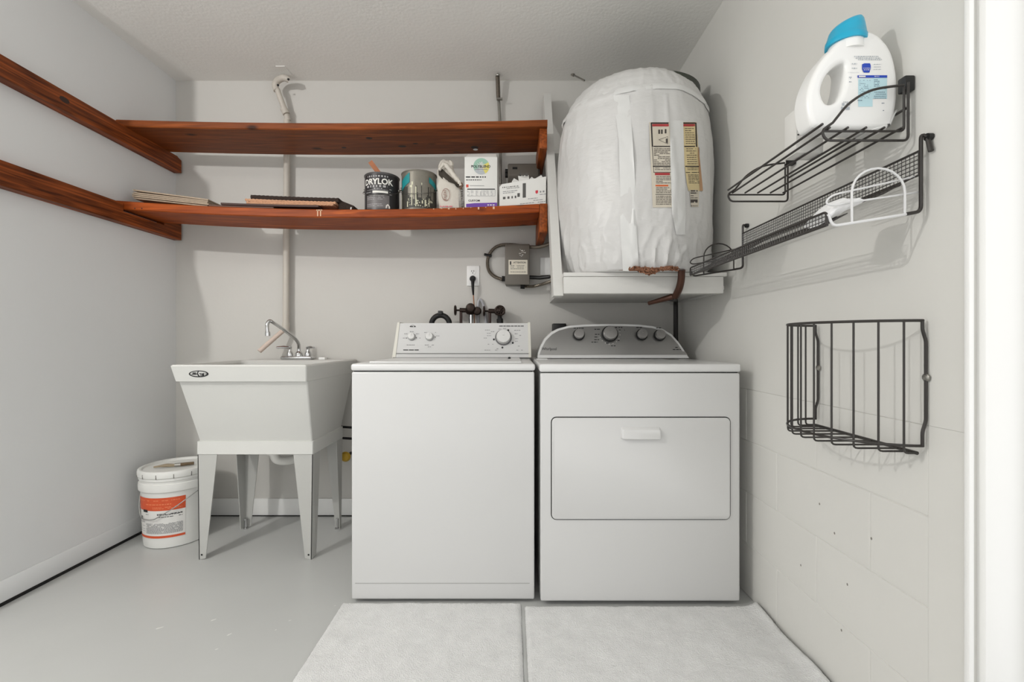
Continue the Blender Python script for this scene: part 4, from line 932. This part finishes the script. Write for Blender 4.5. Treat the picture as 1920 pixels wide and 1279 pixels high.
MB().lathe([(.0165, 0), (.0175, .008), (.015, .018), (.010, .026)], P(886.5, 523, 2.551), 16, Matrix.Rotation(PI / 2, 3, 'X')).build('plug', RUBBER, pc)
MB().tube(smooth_path([P(886.5, 524, 2.525), P(886.5, 534, 2.515), P(887, 545, 2.52), P(887.5, 553, 2.53)], 4), [.010, .0098, .0095, .009, .0085, .008, .0075, .007, .0065, .006, .0055, .005, .0045], 10).build('strain_relief', RUBBER, pc)
MB().tube([P(887.5, 552, 2.53), P(889, 575, 2.535), P(890, 640, 2.535)], .0035, 8).build('cable', mat('tan_cord', (168, 120, 92), .5), pc)
o = MB().tube(smooth_path([P(897, 640, 2.545), P(896, 585, 2.545), P(897, 566, 2.545), P(901, 562, 2.545), P(906, 572, 2.545), P(911, 600, 2.545), P(912, 640, 2.545)], 6), .0075, 8).build('grey_hose', mat('pale_hose', (176, 176, 180), .4), None, P(900, 640, 2.52)); tag(o, 'pale grey hose looped between the two bronze valves', 'hose')

# laundry valves
def valve(px, py, label, front):
    c = P(px, py, 2.5); t = thing('water_valve', label, 'valve', c)
    MB().lathe([(.012, -.03), (.020, -.022), (.026, 0), (.022, .02), (.012, .03), (.010, .05)], c, 16, Matrix.Rotation(-PI / 2, 3, 'Y')).build('body', BRONZE, t)
    MB().tube([c - Vector((.02, 0, 0)), c - Vector((.062, 0, -.001))], .0125, 10).build('bonnet', BRONZE, t)
    MB().tube([c - Vector((.06, 0, 0)), c - Vector((.085, 0, -.001))], .005, 8).build('stem', BRONZE, t)
    w = MB(); w.tube(arc(c - Vector((.086, 0, 0)), .024, 0, 2 * PI * 15 / 16, 15, (0, 1, 0), (0, 0, 1)), .005, 8, closed=True)
    for a in range(3): d_ = Vector((0, math.cos(a * PI / 3), math.sin(a * PI / 3))) * .024; w.tube([c - Vector((.086, 0, 0)) - d_, c - Vector((.086, 0, 0)) + d_], .003, 6)
    w.build('handwheel', BRONZE, t)
    MB().tube([c - Vector((.055, 0, 0)), c - Vector((.055, 0, .16))], .008, 8).build('supply_pipe', mat('dark_pipe', (60, 40, 34), .5), t)
    MB().tube([c, Vector((c.x, 2.559, c.z))], .012, 10).build('wall_nipple', BRONZE, t)
    if front:
        cc = c + Vector((.002, -.045, .0)); w = MB()
        w.tube(arc(cc, .0245, 0, 2 * PI * 19 / 20, 19, (1, 0, 0), (0, 0, 1)), .0055, 8, closed=True)
        for a in range(4): d_ = Vector((math.cos(a * PI / 4 + .2), 0, math.sin(a * PI / 4 + .2))) * .023; w.tube([cc - d_, cc + d_], .0033, 6)
        w.lathe([(.008, -.006), (.008, .006), (.003, .009)], cc, 10, Matrix.Rotation(PI / 2, 3, 'X'))
        w.build('handwheel', BRONZE, t)
        MB().tube([cc, c], .006, 8).build('stem', BRONZE, t)
        MB().tube(smooth_path([c - Vector((0, 0, .015)), c - Vector((0, 0, .04)), c + Vector((.002, -.005, -.065)), c + Vector((.002, -.01, -.16))], 4), [.012] * 5 + [.018] * 8, 10).build('hose_end', RUBBER, t)
    else:
        MB().lathe([(.024, 0), (.026, .01), (.02, .02), (.004, .024)], c + Vector((.0, -.015, .012)), 14, Matrix.Rotation(PI / 2, 3, 'X')).build('packing_nut', BRONZE, t)
        MB().lathe([(.022, 0), (.024, .01), (.018, .02), (.004, .024)], c + Vector((.035, .0, -.004)), 14, Matrix.Rotation(PI / 2, 3, 'X')).build('coupling', BRONZE, t)
        MB().tube([c - Vector((0, 0, .025)), c - Vector((0, 0, .16))], .0125, 10).build('hose_end', CHROME, t)
valve(883, 582, 'left bronze laundry valve on the wall above the washer', False)
valve(937, 583.5, 'right bronze laundry valve with a round handwheel facing the room', True)
dh = thing('drain_hose', 'black washer drain hose arching over behind the washer console', 'hose', P(826, 606, 2.44))
MB().tube(arc(P(826, 608, 2.44), .048, 0, PI, 14, (1, 0, 0), (0, 0, 1)) + [P(826, 608, 2.44) + Vector((-.048, 0, -.1))], .0145, 12).build('hose', RUBBER, dh)
MB().box(PX(822, 2.44), PX(830, 2.44), 2.42, 2.46, PZ(591, 2.44), PZ(583, 2.44), .003).build('clip', BLACK, dh)
o = MB().box(PX(1036, 2.52), PX(1061, 2.52), 2.50, YB - .001, .96, PZ(606.5, 2.5), .004).build('dryer_socket', BLACK, None, (PX(1048, 2.52), 2.53, .96)); tag(o, 'black dryer socket on the wall just above the dryer console', 'socket')

# ------------------------------------------------------------------ right wall: wire shelf
XW = XR - .0015
ws = thing('wire_shelf', 'black wire wall shelf holding the detergent bottle', 'wire shelf', (.9, 1.25, 1.44))
ny, fy = 1.022, 1.468
def end_frame(y, parent):
    xb, xf = .893, .703; zt = 1.463; zl = 1.437
    MB().tube(round_path([(xb, y, 1.568), (xb, y, zl), (xf + .004, y, zl), (xf - .006, y, zl + .022), (xf + .02, y, zl + .04)], .012, 4) + smooth_path([(xf + .028, y, zl + .05), (xf + .06, y, 1.523), (xf + .11, y, 1.551), (xb - .01, y, 1.562)], 6), .0029, 8).build('end_frame', WIRE, parent)
    MB().tube(round_path([(xb - .006, y + .004, 1.56), (xb - .006, y + .004, zt - .003), (xf, y + .004, zt - .003)], .01, 4), .0026, 8).build('cross_wire', WIRE, parent)
end_frame(ny, ws); end_frame(fy, ws)
for i in range(5):
    x = .715 + i * .041
    MB().tube([(x, ny - .002, 1.4655), (x, fy + .002, 1.4655)], .0028, 8).build('wire', WIRE, ws)
MB().tube([(.700, ny, 1.474), (.700, fy, 1.474)], .0030, 8).build('wire', WIRE, ws)
MB().tube([(.893, ny, 1.512), (.893, fy, 1.512)], .0030, 8).build('wire', WIRE, ws)
for y in (ny + .012, fy - .006): MB().box(.888, XW, y - .011, y + .011, 1.552, 1.586, .003).build('mounting_tab', BLACK, ws)

# detergent bottle
D0 = 1.078
dt = thing('detergent_bottle', 'white detergent bottle with a turquoise cap on the wire shelf', 'bottle', (.8, D0, 1.468))
zoomp = lambda zx, zy, d=1.074: (PX(1480 + zx / 4.7375, d), PZ(10 + zy / 4.7375, d))
outer = [(400, 335), (300, 435), (205, 555), (135, 700), (105, 820), (102, 920), (125, 1040), (170, 1105), (290, 1122), (600, 1122), (800, 1122), (845, 1090), (872, 980), (892, 850), (895, 720), (882, 600), (850, 470), (790, 365), (690, 280), (560, 262)]
hole = [(212, 780), (240, 680), (300, 595), (370, 540), (428, 530), (452, 580), (447, 680), (425, 790), (385, 875), (325, 915), (262, 912), (226, 860)]
cu = bpy.data.curves.new('b', 'CURVE'); cu.dimensions = '2D'; cu.fill_mode = 'BOTH'; BV = .0105
zfl = 1.4695
def spl(pts, grow):
    ps = [zoomp(*p) for p in pts]
    ps = [(x, max(z, zfl)) for x, z in ps]
    cxm, czm = sum(p[0] for p in ps) / len(ps), sum(p[1] for p in ps) / len(ps)
    sm = [(p.x, p.y) for p in smooth_path([(x, z, 0) for x, z in ps], 4, True)]
    n = len(sm); A = sum(sm[i][0] * sm[(i + 1) % n][1] - sm[(i + 1) % n][0] * sm[i][1] for i in range(n))
    out = []
    for i in range(n):                      # inset by the bevel so the finished outline keeps its size
        ax, az = sm[i - 1]; bx, bz = sm[(i + 1) % n]; dx, dz = bx - ax, bz - az; l = math.hypot(dx, dz) or 1
        sg = 1 if A > 0 else -1
        out.append((sm[i][0] - sg * dz / l * grow * -1 * 1, sm[i][1] + sg * dx / l * grow * -1 * -1) if False else (sm[i][0] + (-dz / l) * sg * grow, sm[i][1] + (dx / l) * sg * grow))
    s_ = cu.splines.new('POLY'); s_.points.add(n - 1); s_.use_cyclic_u = True
    for q_, (x, z) in zip(s_.points, out): q_.co = (x, z, 0, 1)
spl(outer, BV + .001); spl(hole, BV * -.6)
cu.extrude = .0185; cu.bevel_depth = BV; cu.bevel_resolution = 5
ob = bpy.data.objects.new('b', cu); COL.objects.link(ob); bpy.context.view_layer.update()
me = bpy.data.meshes.new_from_object(ob.evaluated_get(bpy.context.evaluated_depsgraph_get()))
lowest = min(v.co.y for v in me.vertices)
mb = MB().add([(v.co.x, D0 - v.co.z, v.co.y - lowest + 1.4695) for v in me.vertices], [tuple(p.vertices) for p in me.polygons])
bpy.data.objects.remove(ob)
DTP = mat('detergent_plastic', (238, 238, 236), .3, spec=.6)
mb.build('body', DTP, dt, smooth=50)
cA = Vector((zoomp(512, 318)[0], D0, zoomp(512, 318)[1] - .009)); tiltM = Matrix.Rotation(math.radians(-2), 3, 'Y')
capm = MB()
L_ = []
for r, h_, sl in ((.043, 0, 0), (.0435, .004, 0), (.0432, .013, 0), (.0415, .015, 0), (.037, .037, .06), (.034, .047, .2), (.030, .053, .28), (.024, .0555, .3), (.001, .0565, .3)):
    L_.append([cA + tiltM @ Vector((r * math.cos(2 * PI * j / 40) + h_ * .1, r * .92 * math.sin(2 * PI * j / 40), h_ + sl * r * math.cos(2 * PI * j / 40))) for j in range(40)])
capm.loops(L_, True, False); capm.build('cap', mat('turquoise_plastic', (14, 164, 200), .3), dt, smooth=40)
MB().lathe([(.036, -.02), (.036, .004)], cA, 28, tiltM).build('neck', DTP, dt)
lf = lambda zx, zy, off=0: (lambda q_: Vector((q_[0], D0 - .0295 - off, q_[1])))(zoomp(zx, zy, D0 - .0295))
lf2 = lambda a, b: lf(a, b, .0005)
rnd = random.Random(60)
mb = MB(); put_rect(mb, lf, 612, 740, 650, 900); put_rect(mb, lf, 740, 868, 640, 830); mb.build('label', mat('pale_cyan', (190, 222, 230), .5), dt)
mb = MB(); put_poly(mb, lf2, [(645, 525), (665, 516), (715, 516), (722, 535), (722, 560), (710, 598), (660, 598), (645, 570)]); put_rect(mb, lf2, 605, 868, 622, 644); mb.build('label', mat('royal_blue', (24, 66, 180), .45), dt)
mb = MB(); put_rect(mb, lambda a, b: lf(a, b, .0009), 615, 675, 627, 639); put_words(mb, lambda a, b: lf(a, b, .0009), 655, 715, 560, 6, rnd, .5, 1.5); put_words(mb, lambda a, b: lf(a, b, .0009), 660, 712, 575, 8, rnd, .5, 1.5); put_words(mb, lambda a, b: lf(a, b, .0009), 755, 795, 633, 8, rnd, .5, 1.5); mb.build('lettering', WHITEINK, dt)
mb = MB()
for y, a, b, h_ in ((455, 575, 790, 9), (470, 590, 810, 8), (483, 610, 820, 8), (520, 555, 600, 10), (560, 555, 600, 10), (525, 750, 815, 6), (548, 750, 810, 6), (570, 745, 815, 6), (598, 520, 620, 3), (880, 468, 540, 24), (915, 460, 540, 26), (860, 480, 530, 8)): put_words(mb, lf2, a, b, y, h_, rnd, .5, 2.2, .95)
mb.build('lettering', mat('silver_print', (176, 182, 188), .5), dt)
mb = MB()
for y in list(range(662, 725, 14)) + [742, 772, 790, 808, 824]: put_words(mb, lf2, 752, 800 if y < 730 else 858, y, 5, rnd, 1, 3)
for y in range(668, 830, 14): put_words(mb, lf2, 622, 720, y, 3, rnd, 2, 6, .5)
for y, a, b in ((640, 530, 552), (650, 528, 545), (845, 605, 650), (870, 820, 845), (935, 815, 845), (680, 530, 550)): put_words(mb, lf2, a, b, y, 6, rnd, 1, 2)
mb.build('lettering', mat('slate_print', (84, 104, 128), .5), dt)

ct = thing('carton', 'small white carton standing behind the detergent bottle', 'carton', (.76, 1.19, 1.469))
MB().box(.7305, .80, 1.165, 1.215, 1.469, 1.583, .001).build('box', CARD, ct)
mb = MB(); rnd = random.Random(61)
cfn = lambda u, v: Vector((.7225, u, v))
for i in range(6): put_words(mb, lambda u, v: Vector((u, 1.1643, v)), .733, .748, 1.515 + i * .0105, .0035, rnd, .6, 2)
mb.build('print', INK, ct)

# ------------------------------------------------------------------ right wall: long mesh rack
mr = thing('mesh_rack', 'long black mesh wall rack with wire loops at both ends', 'rack', (.88, 1.37, 1.24))
y0, y1 = .992, 1.752
S = lambda s_: Vector((.690 + s_ * .198, 0, 1.240 + s_ * .108))     # across the tilted tray
mb = MB(); CELL = .0105
def thin(a, b, r=.0009): mb.tube([a, b], r, 4, cap=False)
def panel(fa_, n, ya, yb):
    """strip of square mesh: fa_(t) gives x, z across it for t in 0..1"""
    for i in range(n + 1): p = fa_(i / n); thin(Vector((p.x, ya, p.z)), Vector((p.x, yb, p.z)), .0010)
    m = int((yb - ya) / CELL)
    for j in range(m + 1):
        y = ya + (yb - ya) * j / m; p, q_ = fa_(0), fa_(1); thin(Vector((p.x, y, p.z)), Vector((q_.x, y, q_.z)))
panel(lambda t: Vector((.889, 0, 1.346 + .054 * t)), 6, y0, y1)
panel(lambda t: Vector((.689, 0, 1.2405 + .027 * t)), 3, y0 + .005, y1)
panel(lambda t: S(.24 * t), 5, y0 + .005, y1)
panel(lambda t: S(.8 + .2 * t), 5, y0, y1)
panel(lambda t: S(.24 + .56 * t), 14, 1.47, y1)
panel(lambda t: S(.62 + .18 * t), 4, y0, 1.12)
tag(mb.build('mesh', WIRE, mr, smooth=0), kind='stuff', label='fine square black wire mesh of the rack')
fr = MB()
fr.tube(round_path([(.689, y0, 1.24), (.689, y0, 1.268), (.689, y1, 1.268), (.689, y1, 1.24)], .012, 4), .003, 8)
fr.tube([(.69, y0, 1.239), (.69, y1, 1.239)], .003, 8); fr.tube([(.89, y0, 1.40), (.89, y1, 1.40)], .0028, 8)
fr.tube([tuple(S(.8) + Vector((0, y0, 0))), tuple(S(.8) + Vector((0, y1, 0)))], .0028, 8)
fr.tube([tuple(S(.24) + Vector((0, 1.03, 0))), tuple(S(.24) + Vector((0, 1.46, 0)))], .0026, 8)
fr.build('frame', WIRE, mr)
def rack_end(y, lowm, topm):   # hook, bar and loops
    MB().tube(round_path([(.906, y - .004, 1.428), (.893, y, 1.437), (.893, y, 1.268), (.86, y, 1.262)], .012, 5), .004, 8).build('wall_hook', WIRE, mr)
    MB().tube(round_path([(.868, y, 1.263), (.70, y, 1.236), (.69, y, 1.262)], .012, 4), .0032, 8).build('end_bar', lowm, mr)
    MB().tube([(.742, y, 1.243)] + arc((.80, y, 1.31), .058, PI, 0, 12, (1, 0, 0), (0, 0, .9)) + [(.858, y, 1.262)], .0025, 8).build('arch_loop', lowm, mr)
    MB().tube(round_path([(.90, y + .01, 1.350), (.705, y + .01, 1.307), (.690, y + .01, 1.29), (.705, y + .01, 1.283), (.74, y + .01, 1.29), (.90, y + .01, 1.314)], .016, 5), .0022, 8).build('side_loop', topm, mr)
rack_end(.99, WIREGLARE, WIREGLARE); rack_end(1.754, WIRE, WIRE)  # near end wires whitened to carry the painted glare, far end plain black
for z, y in ((1.428, .984), (1.43, 1.748)): MB().lathe([(.008, 0), (.008, .01)], (.9, y, z), 10, Matrix.Rotation(PI / 2, 3, 'Y')).build('screw', BLACK, mr)
MB().tube([(.904, .985, 1.425), (.904, .978, 1.395)], .005, 8).build('hook_tip', WIRE, mr)

# folded white cloth in the near end of the rack
wc = MB(); L_ = []
for i in range(14):
    t = i / 13; x = .698 + .085 * t; h_ = .030 * math.sin(PI * min(1, .15 + .85 * t)) + .008; zz = S((x - .69) / .198).z + .003
    L_.append([(x, 1.004 + .045 * (1 + math.cos(a)) * .9 + .003 * noise.noise(Vector((x * 60, a * 2, 0))), zz + h_ / 2 + h_ / 2 * math.sin(a) + .004 * noise.noise(Vector((x * 80, a * 3, 5)))) for a in [2 * PI * j / 16 for j in range(16)]])
o = wc.loops(L_).build('cloth', mat('white_cloth', (232, 232, 232), .9, bump=.4, bscale=120), None, (.74, 1.04, 1.25), smooth=60); tag(o, 'folded white cloth tucked in the near end of the mesh rack', 'cloth')

# ------------------------------------------------------------------ right wall: half-round wire basket
bk = thing('wire_basket', 'half-round black wire basket hung on the right wall', 'basket', (.9, 1.168, .745))
cxb, cyb, ax_, ay_ = .901, 1.168, .160, .175
rim = lambda th, z, sc=1.: Vector((cxb - ax_ * sc * math.cos(th), cyb + ay_ * sc * math.sin(th), z))
RW = .0036
zt, zb2 = 1.03, .755
MB().tube([rim(-PI / 2 + PI * i / 36, zt) for i in range(37)], .0033, 8).build('rim', WIRE, bk)
MB().tube([rim(-PI / 2 + PI * i / 36, zb2) for i in range(37)], .0032, 8).build('bottom_ring', WIRE, bk)
ths = [-1.33, -1.05, -.78, -.52, -.27, -.03, .21, .45, .69, .93, 1.17, 1.36]
for th in ths:
    a, b = rim(th, zt), rim(th, zb2); c_ = rim(th, .738)
    MB().tube(round_path([a, b, c_, Vector((.893, c_.y, .738))], .01, 3), .0023, 8).build('wire', WIRE, bk)
MB().tube([(.892, cyb - .17, .738), (.892, cyb + .165, .738)], .0042, 8).build('back_bar', WIRE, bk)
for y, s_ in ((cyb - ay_, 1), (cyb + ay_, 1)):
    MB().tube(round_path([(.899, y, zt), (.899, y, zt - .02), (.9065, y, zt - .045), (.9065, y, .81), (.899, y, .785), (.899, y, zb2)], .006, 3), .0034, 8).build('back_upright', WIRE, bk)
    MB().lathe([(.009, 0), (.009, .003), (.004, .006)], (.9085, y, .905), 10, Matrix.Rotation(-PI / 2, 3, 'Y')).build('screw', STEEL, bk)

# ------------------------------------------------------------------ rugs
def rug(x0, x1, y0_, y1_, label, curl):
    mb = MB(); nx, ny_ = int((x1 - x0) / .006), int((y1_ - y0_) / .006); rows = []
    for j in range(ny_ + 1):
        R_ = []
        for i in range(nx + 1):
            u, v = i / nx, j / ny_; x = x0 + (x1 - x0) * u; y = y0_ + (y1_ - y0_) * v
            e = min(u * (x1 - x0), (1 - u) * (x1 - x0), v * (y1_ - y0_), (1 - v) * (y1_ - y0_))
            edge = min(1, e / .012)
            z = .0035 + .0085 * edge ** .5 + .0022 * noise.noise(Vector((x * 160, y * 160, 1))) + .0025 * noise.noise(Vector((x * 12, y * 12, 4)))
            if curl and x > .84: z += ((x - .84) / .06) ** 2 * .016 * (1 + .3 * math.sin(y * 20))
            if e < .001: x += .002 * noise.noise(Vector((x * 200, y * 200, 9))); y += .003 * noise.noise(Vector((x * 40, y * 40, 2)))
            else: x += .0012 * noise.noise(Vector((x * 170, y * 170, 6)))
            R_.append((x, y, max(.002, z)))
        rows.append(R_)
    t = thing('rug', label, 'rug', ((x0 + x1) / 2, (y0_ + y1_) / 2, 0), 'white rugs before the machines')
    mb.grid(rows).build('pile', RUG, t, smooth=60)
    MB().box(x0 + .006, x1 - (.07 if curl else .006), y0_ + .006, y1_ - .006, .0005, .003).build('backing', RUGB, t)
rug(-.632, .033, .80, 1.692, 'white cotton rug on the floor before the washing machine', False)
rug(.047, .900, .80, 1.672, 'white cotton rug on the floor before the dryer, curling at the wall', True)

# flecks of old paint on the floor
mb = MB(); rnd = random.Random(70); fl = bpy.data.objects['floor']
for px, py, w in ((299, 1178, .012), (430, 1190, .010), (400, 1163, .009), (628, 1136, .005), (543, 1164, .006), (516, 1182, .005), (266, 1125, .003), (406, 1218, .005)):
    d_ = EYE * F / (py - CY); x = PX(px, d_)
    mb.add([(x + w * math.cos(a * PI / 4) * rnd.uniform(.3, 1), d_ + w * .7 * math.sin(a * PI / 4) * rnd.uniform(.3, 1) + w * .5 * math.cos(a * PI / 4), .0008) for a in range(8)], [tuple(range(8))])
mb.build('paint_fleck', mat('fleck_white', (216, 216, 212), .6), fl)['kind'] = 'stuff'
# small wall marks
mb = MB()
for px, py in ((1535, 945), (1563, 1000), (1632, 1010), (1587, 1096), (1576, 1182), (1500, 1060)):
    d_ = .909 * F / (px - CX); p = P(px, py, d_); mb.add([(XR - .0006, p.y + .003 * math.cos(a * PI / 3), p.z + .004 * math.sin(a * PI / 3)) for a in range(6)], [tuple(range(6))])
mb.build('chip', mat('chip_grey', (128, 124, 116), .8), wr)
